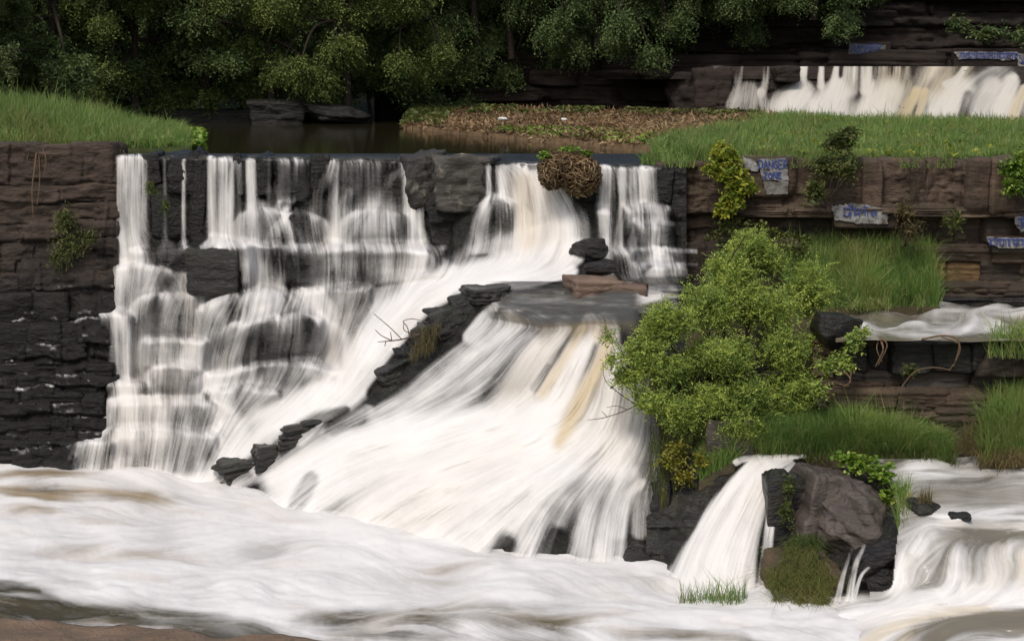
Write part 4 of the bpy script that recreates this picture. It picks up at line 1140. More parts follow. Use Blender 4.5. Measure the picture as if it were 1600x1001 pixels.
# ---- rapids at the bank of the grey boulder
BF = rbf([(1290, 708, 32.4), (1500, 712, 32.3), (1720, 712, 32.3), (1350, 760, 30.4), (1500, 760, 30.2), (1720, 760, 30.2), (1400, 790, 29.2), (1500, 790, 29.0), (1720, 790, 29.0), (1420, 806, 28.7), (1500, 806, 28.55), (1720, 806, 28.5),
          (1420, 850, 28.0), (1500, 846, 27.9), (1720, 846, 27.8), (1420, 862, 27.8), (1500, 860, 27.65), (1720, 850, 27.6), (1420, 915, 27.5), (1500, 915, 27.3), (1720, 905, 27.2), (1350, 925, 28.2), (1440, 932, 27.0), (1720, 925, 26.8),
          (1400, 960, 26.9), (1500, 975, 26.3), (1720, 975, 26.0), (1300, 950, 28.1), (1250, 985, 27.5), (1350, 1000, 26.3), (1550, 1010, 25.5), (1720, 1050, 24.8), (1250, 1050, 25.9), (1450, 1050, 25.0), (1220, 955, 28.6)])
bf = Flow(1225, 1860, 700, 1060, 1.8)
bf.fill(cov=0.33, d=(-0.8, 0.35), dw=0.05)
bf.strokes("""
.9 0 | 1860,722,10 1560,718,8 1480,722,9 1420,728,8
.7 0 | 1600,735,8 1500,740,8 1430,745,6
.5 0 | 1540,705,5 1530,718,8 1500,735,8
-.35 .1 | 1860,770,16 1540,775,18 1440,775,14
.35 0 | 1640,790,4 1560,798,5 1480,806,4
.75 0 | 1860,812,5 1600,808,4 1500,808,4 1440,804,3
.5 .2 | 1850,822,7 1560,820,7 1470,816,8
-.3 .1 | 1860,838,10 1580,838,12 1470,838,10
.6 0 | 1575,830,3 1578,870,5
.7 0 | 1500,862,16 1494,915,22
.75 .25 | 1560,864,20 1560,918,26
.8 .5 | 1600,870,14 1604,912,18
.6 0 | 1660,850,20 1664,912,24
.65 .2 | 1730,850,30 1735,912,34
.6 0 | 1810,850,34 1815,912,36
.65 0 | 1440,850,12 1424,880,16 1410,925,18
.7 0 | 1410,872,8 1398,925,10
.95 0 | 1860,915,14 1600,922,16 1500,930,18 1420,938,16
1 0 | 1660,935,16 1520,940,16 1420,950,18 1340,965,18 1260,990,20
.8 .6 | 1540,950,8 1450,960,10 1380,985,12 1340,1020,14
.85 .1 | 1470,945,12 1380,965,12 1310,990,14 1270,1020,16
-.85 .1 | 1860,965,18 1600,968,20 1500,975,16 1450,1000,14
.7 0 | 1850,990,8 1600,1000,9 1520,1020,10
.6 .5 | 1420,990,10 1390,1030,12
.9 0 | 1330,930,10 1290,945,14 1250,960,14
""", steer=0.9)
bf.swirl(0.3, 60, 18, 5)
bf.smear(12, 0.3)
bf.lic(22, 15, 3)
Yr = BF(bf.px, bf.py) - 0.05 * bf.s3 - 0.02 * bf.s2
bm_ = inpoly(bf.px, bf.py, [(1290, 716), (1420, 718), (1480, 712), (1870, 706), (1870, 1065), (1220, 1065), (1220, 958), (1260, 945), (1330, 925), (1395, 925), (1400, 860), (1408, 800), (1385, 745), (1300, 730)])
bm_ = blur((bm_ & (bf.px > 1262 + 14 * fbm(np.stack([bf.px * 0, bf.py / 18, 0 * bf.px], -1), 3, 5))).astype(float), 6); bm_ = np.where(bf.px < 1360, sstep(0.35, 0.95, bm_), (bm_ > 0.5) * 1.0)
bf.body[:] = bm_; bf.cov *= bm_
for rid, me in water_mesh(bf, Yr, 0.0, 0.03, 0.7, mixw=(0.3, 0.45, 0.4)):
    obj("rapid_water", me, M['rapid'], kind='structure', label="grey rapids dropping in steps beside the big grey boulder")
obj("cascade_terrain", relief_mesh("cascade_terrain", bf.px[::4, ::4], bf.py[::4, ::4], BF(bf.px[::4, ::4], bf.py[::4, ::4]) + 0.35), M['rock_wet'], kind='structure', label="submerged rock bed under the grey rapids")

# ---- stream crossing the middle ledge
mf = Flow(1306, 1870, 462, 533, 1.6)
mf.fill(cov=0.13, body=1, d=(-1, 0.05), dw=0.3)
mf.strokes("""
.6 0 | 1860,480,3 1600,484,3 1480,486,3 1380,482,3
.6 0 | 1560,512,3 1480,518,5 1420,508,4 1360,512,5 1310,508,4
.5 0 | 1700,520,4 1620,522,4 1540,518,3
.5 0 | 1640,496,3 1560,494,3 1500,499,2
.7 0 | 1530,466,4 1490,470,5 1460,478,4
-.6 .15 | 1500,498,6 1600,500,8 1860,500,6
-.5 .15 | 1400,495,6 1330,494,6
-.7 .2 | 1860,534,7 1500,534,7 1300,530,6
-.8 .4 | 1860,466,6 1600,468,6 1540,470,4
""", steer=0.8)
mf.swirl(0.5, 60, 10, 6)
mf.smear(12, 0.3)
mf.lic(18, 19, 2)
mz = -3.1 + (1 - sstep(512, 528, mf.py)) * 0.0 + (1 - 0.85 * sstep(508, 526, mf.py)) * (0.05 * mf.s3 + 0.02 * mf.s2 + 0.06 * fbm(np.stack([mf.px / 60, mf.py / 12, 0 * mf.px], -1), 3, 4))
mv = at(mf.px, mf.py, Yz(mf.py, -3.1)); mv[..., 2] = mz
st = 0.3 * mf.s1 + 0.5 * mf.s2 + 0.5 * mf.s3; st /= st.std()
mfo = np.clip(mf.cov + np.clip(st / 4.2, -.5, .5) * 0.9, 0, 1)
obj("stream_water", mesh_np("stream_water", mv.reshape(-1, 3), grid_faces(*mf.px.shape), {"alpha": np.ones(mf.px.size), "foam": mfo, "tint": mf.tint}), M['rapid'], kind='structure',
    label="pale rippling stream running along the middle ledge below the grass")

# ---- far falls
FF = rbf([(1040, 106, 70), (1300, 108, 70), (1450, 112, 70.2), (1600, 112, 70), (1720, 112, 70), (1100, 140, 69.3), (1300, 140, 69.2), (1420, 128, 69.4), (1600, 140, 68.8), (1720, 140, 68.8), (1100, 200, 68), (1300, 195, 67.6), (1500, 200, 66.8), (1720, 205, 66.5), (1250, 160, 68.4)])
ff = Flow(1030, 1840, 104, 212, 1.6)
ff.fill(d=(-0.1, 1), dw=0.02)
ff.strokes("""
.2 0 | 1120,92,8 1124,130,10
.36 0 | 1158,99,4 1150,140,8 1140,165,8
.3 0 | 1198,96,4 1196,130,6 1190,145,8
.1 0 | 1180,94,18 1175,140,24
.4 0 | 1170,140,14 1165,168,24
.35 0 | 1190,145,8 1196,172,8
.85 0 | 1257,94,6 1254,135,6 1248,150,9
.75 0 | 1284,94,4 1282,135,6
.8 0 | 1308,98,4 1302,135,8
.6 .1 | 1330,96,12 1328,140,14
.8 .1 | 1354,95,9 1354,140,11
.5 .45 | 1400,100,36 1400,138,36
.5 .4 | 1470,102,30 1450,138,26
.45 .5 | 1510,104,20 1480,138,20
.9 0 | 1512,99,5 1495,122,5 1478,132,7
.95 0 | 1250,150,26 1230,172,32 1226,195,34
1 0 | 1310,144,22 1300,170,36 1296,200,40
1 .1 | 1390,145,26 1376,170,36 1368,205,40
.95 .75 | 1432,144,10 1418,170,12 1408,200,14
.9 .7 | 1446,142,6 1438,170,7 1430,195,8
.98 .05 | 1500,142,26 1480,170,30 1470,205,34
.9 0 | 1550,135,18 1536,170,22 1530,205,24
.95 .1 | 1580,128,14 1570,170,20 1566,205,22
.9 .6 | 1600,140,8 1588,170,10 1578,200,12
1 0 | 1660,125,50 1650,200,60
.9 .1 | 1760,112,46 1750,200,60
.85 0 | 1840,112,30 1836,200,40
.4 0 .8 | 1560,124,30 1530,130,20
-.5 0 | 1512,150,10 1504,195,10
""")
ff.lic(16, 21, 3)
Yff = step_strata(FF(ff.px, ff.py), ff.px, ff.py, 0.5, 0.25, 4) - 0.1 * fbm(np.stack([ff.px / 18, ff.py / 12, 0 * ff.px], -1), 4, 3)
obj("cascade_terrain", relief_mesh("cascade_terrain", ff.px[s2], ff.py[s2], Yff[s2] + 0.05, mask=(ff.px + 10 * fbm(np.stack([ff.px * 0, ff.py / 12, 0 * ff.px], -1), 3, 8) > 1118)[s2]), M['rock_far'], kind='structure', label="dark rock step under the far falls")
for rid, me in water_mesh(ff, blur(Yff, 4), 0.15, 0.05, 0.7):
    obj("cascade_water", me, M['far_water'], kind='structure', label="far wide cream falls beyond the grass field")
ux, uy = np.meshgrid(np.linspace(4, 46, 30), np.linspace(69.6, 79, 8))
obj("stream_water", mesh_np("stream_water", np.stack([ux, uy, 0 * ux + 1.7], -1).reshape(-1, 3), grid_faces(*ux.shape)), M['pond'], kind='structure', label="dark water above the far falls")

# ---- walls of layered rock
lw = obj("layered_wall", None, kind='structure', label="layered rock wall holding the grass bank, dark brown above and wet black below")
DK = M['left_wall']; BR = M['left_wall']
LB = [216, 288, 313, 345, 372, 404, 453, 500, 540, 562, 585, 605, 628, 650, 675, 700, 745]
gx, gy, gY = wall_relief(-150, 190, LB, lambda px, py: np.interp(py, [216, 288, 404, 500, 560, 740], [41.0, 40.95, 40.65, 40.05, 39.6, 38.55]) + 0.004 * np.maximum(px - 150, 0), 5, 0.13, wob=13.0)
xe = np.interp(gy, [216, 480, 560, 600, 640, 690, 705, 745], [190, 184, 190, 186, 172, 168, 120, 84])
obj("rock_face", relief_mesh("rock_face", gx, gy, gY, mask=(gx < xe) & (gy > np.interp(gx, [-150, 90, 186], [222, 226, 243]))), M['left_wall'], lw)
wf = Flow(gx[0, 0], gx[0, -1] + 0.1, gy[0, 0], gy[-1, 0] + 0.1, 2.2)
wf.px, wf.py = gx[:wf.ny, :wf.nx], gy[:wf.ny, :wf.nx]; gW = gY[:wf.ny, :wf.nx]
wf.fill(d=(0.25, 1), dw=0.05)
tr_ = np.clip(-np.gradient(gW, axis=0) / 0.05, 0, 1) * sstep(420, 470, wf.py) * (wf.px < xe[:wf.ny, :wf.nx] - 4)
tr_ *= sstep(0.08, 0.5, fbm(np.stack([wf.px / 34, wf.py / 9, 0 * wf.px], -1), 4, 50))
wf.cov = np.clip(tr_ * (0.3 + 0.5 * np.clip(fbm(np.stack([wf.px / 5, wf.py / 3, 0 * wf.px], -1), 3, 51) + 0.1, 0, 1)) * 0.75, 0, 1)
wf.lic(8, 3, 2)
for rid, me in water_mesh(wf, gW, 0.035, 0.0, 0.9):
    obj("cascade_water", me, M['water'], kind='structure', label=WL[6])
course(lw, "rock_block", BR, [-140, -50, 66, 126, 188], 226, 288, 41.0, 1.4, seed=1, jt=3)
course(lw, "rock_slab", BR, [-140, 20, 110, 186], 289, 313, 41.02, 1.4, SLABS, 2, jt=1)
course(lw, "rock_block", BR, [-140, -30, 76, 186], 313, 345, 40.95, 1.4, seed=3, jt=2)
course(lw, "rock_slab", BR, [-140, -60, 40, 120], 345, 372, 40.92, 1.4, SLABS, 4, jt=2)
course(lw, "rock_slab", BR, [28, 100, 182], 371, 404, 40.8, 1.4, SLABS, 5, jt=2)
course(lw, "rock_block", DK, [-140, -70, 12, 40, 104, 182], 403, 455, 40.52, 1.4, seed=6)
course(lw, "rock_block", DK, [-140, -20, 60, 120], 452, 503, 40.22, 1.4, seed=7)
course(lw, "rock_block", DK, [-140, -60, 54, 104, 188], 500, 562, 39.87, 1.4, seed=8)
for k, (a, b, yy, xe) in enumerate([(560, 586, 39.5, 186), (584, 606, 39.35, 178), (604, 630, 39.2, 172), (628, 652, 39.05, 168), (650, 676, 38.9, 165), (674, 702, 38.75, 120), (700, 733, 38.6, 84)]):
    if k in (1, 3, 5): continue
    course(lw, "rock_slab", DK, [e for e in joints(-140, xe - 30, 50, 110, 20 + k) if e < xe - 20] + [xe], a, b, yy + 0.1, 1.5, SLABS, 30 + k, jt=2, jy=0.08)

rw = obj("ledge_wall", None, kind='structure', label="brown block ledge along the front of the grass field")
LE = M['rock_ledge']
Yl = lambda px: 38.3 - (px - 1030) / 570 * 0.6
gx, gy, gY = wall_relief(1025, 1890, [252, 322, 336, 358, 380, 392, 404, 437, 448, 460, 480], lambda px, py: Yl(px) + np.interp(py, [250, 318, 324, 334, 338, 378, 383, 402, 406, 436, 440, 462, 475], [.1, .08, -.1, -.1, .35, .35, 0, 0, .15, .15, -.15, -.2, -.4]), 12, 0.1)
obj("rock_face", relief_mesh("rock_face", gx, gy, gY), M['rock_ledge'], rw)
course(rw, "rock_block", M['rock_wall'], [1028, 1088, 1160], 258, 330, Yl, 1.5, seed=41)
course(rw, "rock_block", LE, [1234, 1266, 1302, 1340, 1369, 1410], 247, 320, Yl, 1.5, seed=42)
course(rw, "rock_block", LE, [1409, 1431, 1458, 1500, 1532], 252, 322, Yl, 1.5, seed=43)
course(rw, "rock_block", LE, [1498, 1532, 1574, 1612, 1690, 1760], 250, 326, lambda p: Yl(p) - 0.15, 1.5, seed=44)
course(rw, "rock_slab", LE, [1150, 1235, 1300, 1395, 1480, 1560, 1650, 1740], 322, 336, lambda p: Yl(p) - 0.15, 1.6, SLABS, 45, jt=1)
course(rw, "rock_block", M['rock_wall'], [1090, 1160, 1230, 1296, 1400, 1450, 1520, 1590, 1700], 335, 380, lambda p: Yl(p) + 0.25, 1.4, SLABS, 46, jt=2)
course(rw, "rock_slab", LE, [1100, 1200, 1300, 1430, 1545, 1660, 1760], 380, 404, lambda p: Yl(p) - 0.1, 1.6, SLABS, 47, jt=2)
course(rw, "rock_block", M['rock_ochre'], [1430, 1468, 1522], 404, 437, lambda p: Yl(p) + 0.05, 1.4, SLABS, 48, jt=1)
course(rw, "rock_slab", M['rock_wall'], [1522, 1600, 1680, 1760], 402, 436, lambda p: Yl(p) + 0.05, 1.4, SLABS, 49, jt=2)
course(rw, "rock_slab", M['rock_wall'], [1390, 1470, 1560, 1650, 1760], 436, 460, lambda p: Yl(p) - 0.2, 1.6, SLABS, 50, jt=2)
course(rw, "rock_slab", M['rock_dark'], [1440, 1540, 1640, 1740], 458, 474, lambda p: Yl(p) - 0.5, 1.6, SLABS, 51, jt=1)
course(rw, "rock_block", M['rock_wall'], [1055, 1100, 1160, 1250], 378, 470, 37.9, 1.2, seed=52)

mw = obj("middle_wall", None, kind='structure', label="dark layered rock ledge between the pale stream and the lower grass")
gx, gy, gY = wall_relief(1270, 1890, [530, 552, 574, 587, 600, 614, 628, 641, 655, 670, 684, 700, 716], lambda px, py: np.interp(py, [530, 560, 575, 600, 630, 660, 716], [33.3, 33.25, 33.05, 32.95, 32.8, 32.7, 32.6]), 14, 0.14, wob=9.0)
obj("rock_face", relief_mesh("rock_face", gx, gy, gY), M['rock_ledge'], mw)
course(mw, "rock_block", M['rock_wet'], [1300, 1345, 1378], 532, 572, 33.0, 1.3, seed=61)
course(mw, "rock_block", M['rock_wet'], [1384, 1448, 1506, 1560], 528, 574, 32.7, 1.3, seed=62)
course(mw, "rock_block", M['rock_wall'], [1518, 1600, 1680, 1760], 544, 582, 32.5, 1.3, seed=63)
course(mw, "rock_slab", M['rock_grey'], [1296, 1340, 1400, 1500, 1590, 1690, 1760], 570, 600, 32.85, 1.4, SLABS, 64, jt=2)
course(mw, "rock_slab", LE, [1300, 1390, 1470, 1560, 1650, 1760], 598, 628, 32.8, 1.4, SLABS, 65, jt=2)
course(mw, "rock_slab", [LE, M['rock_wall']], [1380, 1450, 1530, 1580, 1680], 627, 655, 32.7, 1.4, SLABS, 66, jt=3)
course(mw, "rock_slab", M['rock_wall'], [1420, 1480, 1550, 1640], 655, 684, 32.6, 1.4, SLABS, 67, jt=3)
course(mw, "rock_slab", LE, [1470, 1535], 682, 704, 32.3, 1.2, SLABS, 68, jt=1)

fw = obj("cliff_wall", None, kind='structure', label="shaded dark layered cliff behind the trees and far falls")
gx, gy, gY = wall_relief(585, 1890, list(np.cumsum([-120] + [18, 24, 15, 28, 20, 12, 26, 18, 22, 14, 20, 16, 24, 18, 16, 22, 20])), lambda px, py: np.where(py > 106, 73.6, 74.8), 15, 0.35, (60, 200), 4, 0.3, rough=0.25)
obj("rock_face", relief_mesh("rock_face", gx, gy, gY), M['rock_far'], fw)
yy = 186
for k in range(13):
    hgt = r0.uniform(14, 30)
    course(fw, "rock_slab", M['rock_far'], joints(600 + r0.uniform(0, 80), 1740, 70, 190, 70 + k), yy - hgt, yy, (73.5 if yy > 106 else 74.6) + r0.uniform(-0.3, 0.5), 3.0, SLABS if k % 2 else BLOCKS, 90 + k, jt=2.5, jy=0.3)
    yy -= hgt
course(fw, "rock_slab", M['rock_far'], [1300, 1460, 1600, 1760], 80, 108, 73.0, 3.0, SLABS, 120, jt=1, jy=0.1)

# ---- banks
C_LEFT = [(-180, 236, 41.9), (300, 233, 43.5), (-180, 158, 51), (292, 210, 52)]
C_FIELD = [(1020, 250, 38.9), (1900, 252, 38.2), (1185, 183, 63), (1900, 206, 60)]
C_MUD = [(630, 197, Yz(197, 0.1)), (1050, 232, Yz(232, 0.1)), (650, 166, Yz(166, 0.5)), (1215, 178, Yz(178, 0.5))]
C_SLOPE = [(1235, 480, 36.4), (1468, 478, 36.4), (1220, 395, 38.4), (1455, 400, 38.2)]
C_LOWER = [(1140, 712, 32.1), (1492, 722, 31.75), (1165, 684, 32.7), (1470, 690, 32.45)]
C_RIGHT = [(1530, 724, 31.4), (1870, 722, 31.0), (1545, 640, 32.7), (1870, 610, 32.8)]
C_PROM = [(1000, 640, 33.3), (1340, 655, 33.2), (1005, 470, 35.8), (1340, 460, 37.3)]
ground_patch("bank_ground", C_LEFT, M['soil_green'], noise=0.12, seed=1, label="low earth bank under the tall grass beside the pond")
ground_patch("field_ground", C_FIELD, M['soil_green'], 60, 60, noise=0.15, freq=0.4, seed=2, skirt=4.5, label="flat earth under the grass field above the block ledge")
ground_patch("mud_ground", C_MUD, M['mud'], 60, 30, noise=0.1, freq=1.0, seed=3, skirt=0.8, label="brown mudflat of dead leaves along the pond")
ground_patch("bank_ground", C_SLOPE, M['soil'], noise=0.12, seed=4, skirt=2.5, label="earth slope under the tall grass below the ledge")
ground_patch("bank_ground", C_LOWER, M['soil'], noise=0.12, seed=5, skirt=2.0, label="earth bank under the grass above the small fall")
ground_patch("bank_ground", C_RIGHT, M['soil'], noise=0.12, seed=6, skirt=2.0, label="earth bank under the reeds at the edge of the rapids")
ground_patch("bank_ground", C_PROM, M['soil'], noise=0.15, seed=7, skirt=4.0, label="earth shelf under the big bush")
ground_patch("rock_ground", [(-220, 1090, Yz(1090, -6.6)), (560, 1090, Yz(1090, -6.7)), (-220, 944, Yz(944, -6.78)), (560, 1004, Yz(1004, -6.93))], M['rock_fore'], 70, 40, noise=0.14, freq=1.3, seed=8, skirt=1.5, label="tan flat rock at the near edge of the pool")

# cliff face beneath the big bush
cx, cy = np.meshgrid(np.arange(975, 1150, 2.5), np.arange(560, 945, 2.5))
cY = 33.3 - (cy - 600) / 330 * 1.7 - 0.25 * fbm(np.stack([cx / 16, cy / 70, 0 * cx], -1), 4, 41) - 0.15 * fbm(np.stack([cx / 40, cy / 18, 0 * cx], -1), 4, 42) + 1.6 * np.clip((1034 + 18 * fbm(np.stack([0 * cx, cy / 40, 0 * cx], -1), 3, 44) - cx) / 30, 0, 2) ** 1.6
obj("cliff_wall", relief_mesh("cliff_wall", cx, cy, cY), M['rock_mossy'], kind='structure', label="mossy brown cliff face hanging below the big bush")

# ================================================================ THINGS
# ---- loose rocks and boulders
def boulder(mat, box, Y, depth, label, seed, kind='boulder', n=22, rot=0.0, yaw=0.0, rough=0.06, strata=0.03, cuts=9, name="boulder", over=1.05):
    me = rock_mesh(seed, n, kind, rough, strata, cuts); 
    return place_rock(name, me, M[mat], *box, Y, depth, None, rot, yaw, over, label=label, cat="rock")
boulder('rock_wet', (299, 385, 374, 455), 39.9, 0.9, "wet grey squarish boulder under the thin strands, water draped over one shoulder", 501, 'block')
boulder('rock_lichen', (632, 243, 692, 322), 40.55, 1.1, "knobbly lichened rock at the lip beside the last white strand", 502, 'block', n=30, yaw=0.2, rough=0.1, cuts=14)
boulder('rock_lichen', (684, 246, 772, 328), 40.05, 1.2, "pale streaked grey rock standing dry at the lip between two falls", 503, 'block', n=30, yaw=-0.1, rough=0.09, cuts=12)
boulder('rock_dark', (676, 322, 756, 388), 40.3, 1.0, "black shaded rock under the pale streaked lip rock", 504, 'block')
boulder('rock_dark', (892, 372, 950, 412), 37.6, 0.8, "rounded wet black boulder at the foot of the cream fall", 505, rot=0.1)
boulder('rock_dark', (915, 402, 992, 438), 37.0, 0.9, "low wet black boulder in front of the rounded one", 506, rot=-0.05)
rr_ = empty("flat_rock", at(945, 480, 36.0), label="flat dry reddish rock lying in the smooth water", cat="rock")
place_rock("rock_slab", rock_mesh(571, 22, 'block', 0.06, 0.03, 5, 0.06), M['rock_red'], 888, 434, 966, 486, 36.2, 1.0, rr_, rot=0.05, yaw=0.25, over=1.0)
place_rock("rock_slab", rock_mesh(572, 22, 'block', 0.07, 0.04, 6, 0.06), M['rock_red'], 926, 440, 1012, 482, 36.15, 0.9, rr_, rot=0.02, yaw=-0.2, over=1.0)
ridge = empty("rock_ridge", at(640, 600, 36.3), label="dark layered rock ridge slanting down the cascade and splitting it in two", cat="rock")
rq = np.random.default_rng(77)
for k, (x0_, y0_, x1_, y1_, Y_, rt_, mt_) in enumerate([(700, 450, 782, 492, 36.75, -0.2, 'rock_wet'), (672, 472, 748, 520, 36.7, -0.35, 'rock_wet'), (640, 492, 716, 545, 36.6, -0.3, 'rock_dark'), (650, 505, 690, 560, 36.55, 0.1, 'rock_wet'),
        (612, 530, 668, 586, 36.5, -0.5, 'rock_dark'), (590, 560, 652, 606, 36.45, -0.4, 'rock_wet'), (572, 596, 622, 632, 36.4, -0.5, 'rock_dark'), (728, 446, 790, 470, 36.6, -0.05, 'rock_wet'), (556, 622, 590, 648, 36.4, -0.5, 'rock_dark')]):
    place_rock("rock_mass", rock_mesh(820 + k, 20, 'block' if k % 2 else 'boulder', 0.09, 0.05, 12), M[mt_], x0_, y0_, x1_, y1_, Y_ + 0.14, 1.1, ridge, rot=rt_, yaw=0.3)
for nm, bxs, lb in [("rock_outcrop", [(438, 654, 545, 686, 36.25), (470, 642, 560, 664, 36.3), (500, 668, 560, 690, 36.1)], "low wet layered outcrop half covered by thin streams below the ridge"),
                    ("rock_outcrop", [(398, 688, 474, 722, 36.45), (344, 710, 436, 746, 36.7), (332, 738, 396, 764, 36.9), (420, 706, 470, 730, 36.4)], "lowest dark layered outcrop where the chute meets the pool")]:
    rt = empty(nm, at((bxs[0][0] + bxs[0][2]) / 2, bxs[0][3], bxs[0][4]), label=lb, cat="rock")
    for k, (x0_, y0_, x1_, y1_, Y_) in enumerate(bxs):
        place_rock("rock_slab", rock_mesh(860 + k + len(bxs) * 9, 20, 'block', 0.09, 0.07, 12), M['rock_wet'], x0_, y0_, x1_, y1_, Y_ + 0.36, 1.0, rt, rot=-0.14 - 0.06 * k, yaw=0.25)
boulder('rock_dark', (985, 742, 1042, 872), 32.15, 1.0, "tall wet black rock below the cliff with a veil of water on its flank", 531, rot=0.05)
boulder('rock_dark', (952, 848, 1040, 920), 31.1, 0.9, "wet black boulder at the pool edge below the cliff", 532)
boulder('rock_grey', (1100, 652, 1172, 745), 32.5, 0.9, "grey brown rock poking out between the big bush and the lower grass", 533, 'block')
boulder('rock_grey', (1236, 736, 1330, 890), 30.4, 1.3, "tall flank of purplish grey rock beside the small curved fall", 534, 'block', n=40, rot=0.22, yaw=0.25, strata=0.04, rough=0.07)
boulder('rock_grey', (1272, 752, 1404, 866), 29.9, 1.5, "big purplish grey boulder with folded layers beside the rapids", 535, n=44, rot=0.5, yaw=-0.3, strata=0.05, cuts=14, rough=0.09)
boulder('rock_dark', (1332, 838, 1428, 900), 28.6, 0.8, "wet black rock slab under the big grey boulder", 536, rot=-0.25)
boulder('rock_dark', (1352, 870, 1408, 930), 28.5, 0.7, "dark block at the foot of the grey boulder beside a thin double trickle", 537, cuts=12)
boulder('rock_wet', (1196, 742, 1262, 960), 30.6, 0.8, "dark rock face between the small fall and the hanging moss", 538, 'block')
boulder('rock_wet', (1420, 778, 1470, 806), 28.9, 0.6, "small dark stone with a tuft of grass in the rapids", 539)
boulder('rock_wet', (1482, 801, 1514, 810), 28.55, 0.3, "little wet stone showing at the lip of the rapids", 540, 'block')
boulder('bed', (395, 158, 480, 194), 67.6, 2.0, "dark rock slab at the far water edge under the drooping trees", 541, 'block')
boulder('bed', (470, 164, 572, 194), 67.2, 2.0, "dark wedge shaped rock at the far water edge near the mudflat", 542, rot=0.12)
boulder('bed', (236, 172, 452, 200), 69.5, 2.0, "long low dark rock at the far water edge behind the grass bank", 543, 'block')
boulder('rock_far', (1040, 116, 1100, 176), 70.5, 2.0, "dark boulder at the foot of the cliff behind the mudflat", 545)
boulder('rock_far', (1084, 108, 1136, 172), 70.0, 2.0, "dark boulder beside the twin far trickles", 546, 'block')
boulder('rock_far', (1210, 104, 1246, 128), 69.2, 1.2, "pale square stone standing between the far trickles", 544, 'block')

tf = Flow(1296, 1420, 846, 940, 1.3)
tf.fill(d=(-0.3, 1), dw=0.01)
tf.strokes("""
.5 0 | 1330,858,3 1318,895,4 1308,940,6
.5 0 | 1350,852,4 1336,885,5 1326,940,7
.45 0 | 1364,880,2 1345,900,3 1334,938,4
.3 0 | 1402,868,4 1400,895,5 1396,932,6
""")
tf.lic(20, 8, 2)
for rid, me in water_mesh(tf, 28.35 - (tf.py - 850) / 90 * 0.35, 0, 0.02, 0.7):
    obj("cascade_water", me, M['water'], kind='structure', label="thin double trickle over the dark rocks under the grey boulder")
boulder('rock_wet', (1272, 488, 1340, 545), 33.3, 1.2, "dark rock at the end of the pale stream beside the big bush", 547, rot=0.1)
for k, (x0_, y0_, x1_, y1_) in enumerate([(228, 241, 256, 290), (262, 240, 322, 300), (300, 243, 326, 372), (366, 243, 388, 300), (404, 243, 428, 300), (484, 243, 512, 300), (672, 300, 740, 345), (902, 256, 934, 312), (1024, 258, 1048, 318), (236, 300, 290, 372)]):
    place_rock("rock_block", rock_mesh(880 + k, 14, 'block', 0.08, 0.04, 12), M['bed'], x0_, y0_, x1_, y1_, float(Ylip(np.array((x0_ + x1_) / 2))) + 0.30, 0.9, bed, rot=0.08 * (k % 3 - 1), yaw=0.2 * (k % 2))
# ---- painted warning signs on rock
GL = {'D': [[(0, 0), (0, 1)], [(0, 1), (.55, .9), (.8, .5), (.55, .1), (0, 0)]], 'A': [[(0, 0), (.4, 1), (.8, 0)], [(.18, .38), (.62, .38)]], 'N': [[(0, 0), (0, 1), (.75, 0), (.75, 1)]],
      'G': [[(.75, .85), (.4, 1), (.05, .7), (.05, .3), (.4, 0), (.75, .15), (.75, .48), (.42, .48)]], 'E': [[(.7, 1), (0, 1), (0, 0), (.7, 0)], [(0, .52), (.55, .52)]],
      'R': [[(0, 0), (0, 1), (.55, .95), (.7, .75), (.55, .52), (0, .48)], [(.3, .48), (.75, 0)]], 'Z': [[(0, 1), (.75, 1), (0, 0), (.75, 0)]], 'O': [[(.4, 1), (.05, .7), (.05, .3), (.4, 0), (.75, .3), (.75, .7), (.4, 1)]]}
def stroke_quads(segs, w, Y0, th):
    V, F = [], []
    for s in segs:
        for (x0, z0), (x1, z1) in zip(s[:-1], s[1:]):
            d = np.array([x1 - x0, z1 - z0]); L = np.hypot(*d) + 1e-9; d /= L; nrm = np.array([-d[1], d[0]]) * w / 2; e = d * w * 0.35
            q = [(x0 - e[0] + nrm[0], z0 - e[1] + nrm[1]), (x1 + e[0] + nrm[0], z1 + e[1] + nrm[1]), (x1 + e[0] - nrm[0], z1 + e[1] - nrm[1]), (x0 - e[0] - nrm[0], z0 - e[1] - nrm[1])]
            b = len(V)
            V += [(x, Y0, z) for x, z in q] + [(x, Y0 + th, z) for x, z in q]
            F += [(b, b + 1, b + 2, b + 3), (b, b + 4, b + 5, b + 1), (b + 1, b + 5, b + 6, b + 2), (b + 2, b + 6, b + 7, b + 3), (b + 3, b + 7, b + 4, b)]
            Y0 -= 0.0003
    return np.array(V), np.array(F)
def text_px(word, x0, y0, x1, y1, slant=0.0):
    """strokes of a hand painted word fitted in a photo box, as photo pixels"""
    adv = (x1 - x0) / (len(word) - 0.12); out = []
    rr = random.Random(word + str(x0))
    for k, ch in enumerate(word):
        dx, dy = rr.uniform(-.03, .03) * adv, rr.uniform(-.05, .05) * (y1 - y0)
        for s in GL[ch]:
            out.append([(x0 + adv * (k + px_ * 1.02) + slant * pz + dx, y1 + dy - pz * (y1 - y0)) for px_, pz in s])
    return out
def sheet(poly, Y, th):
    """painted coat: outline polygon in photo pixels at distance Y with thickness"""
    P = at([p[0] for p in poly], [p[1] for p in poly], Y)
    c = P.mean(0); n = len(P)
    B = P.copy(); B[:, 1] += th
    V = np.vstack([P, B, c[None]])
    k = np.arange(n); k2 = (k + 1) % n
    F = np.vstack([np.stack([np.full(n, 2 * n), k2, k], -1), np.stack([k, k2, n + k2], -1), np.stack([k, n + k2, n + k], -1)])
    return V, F
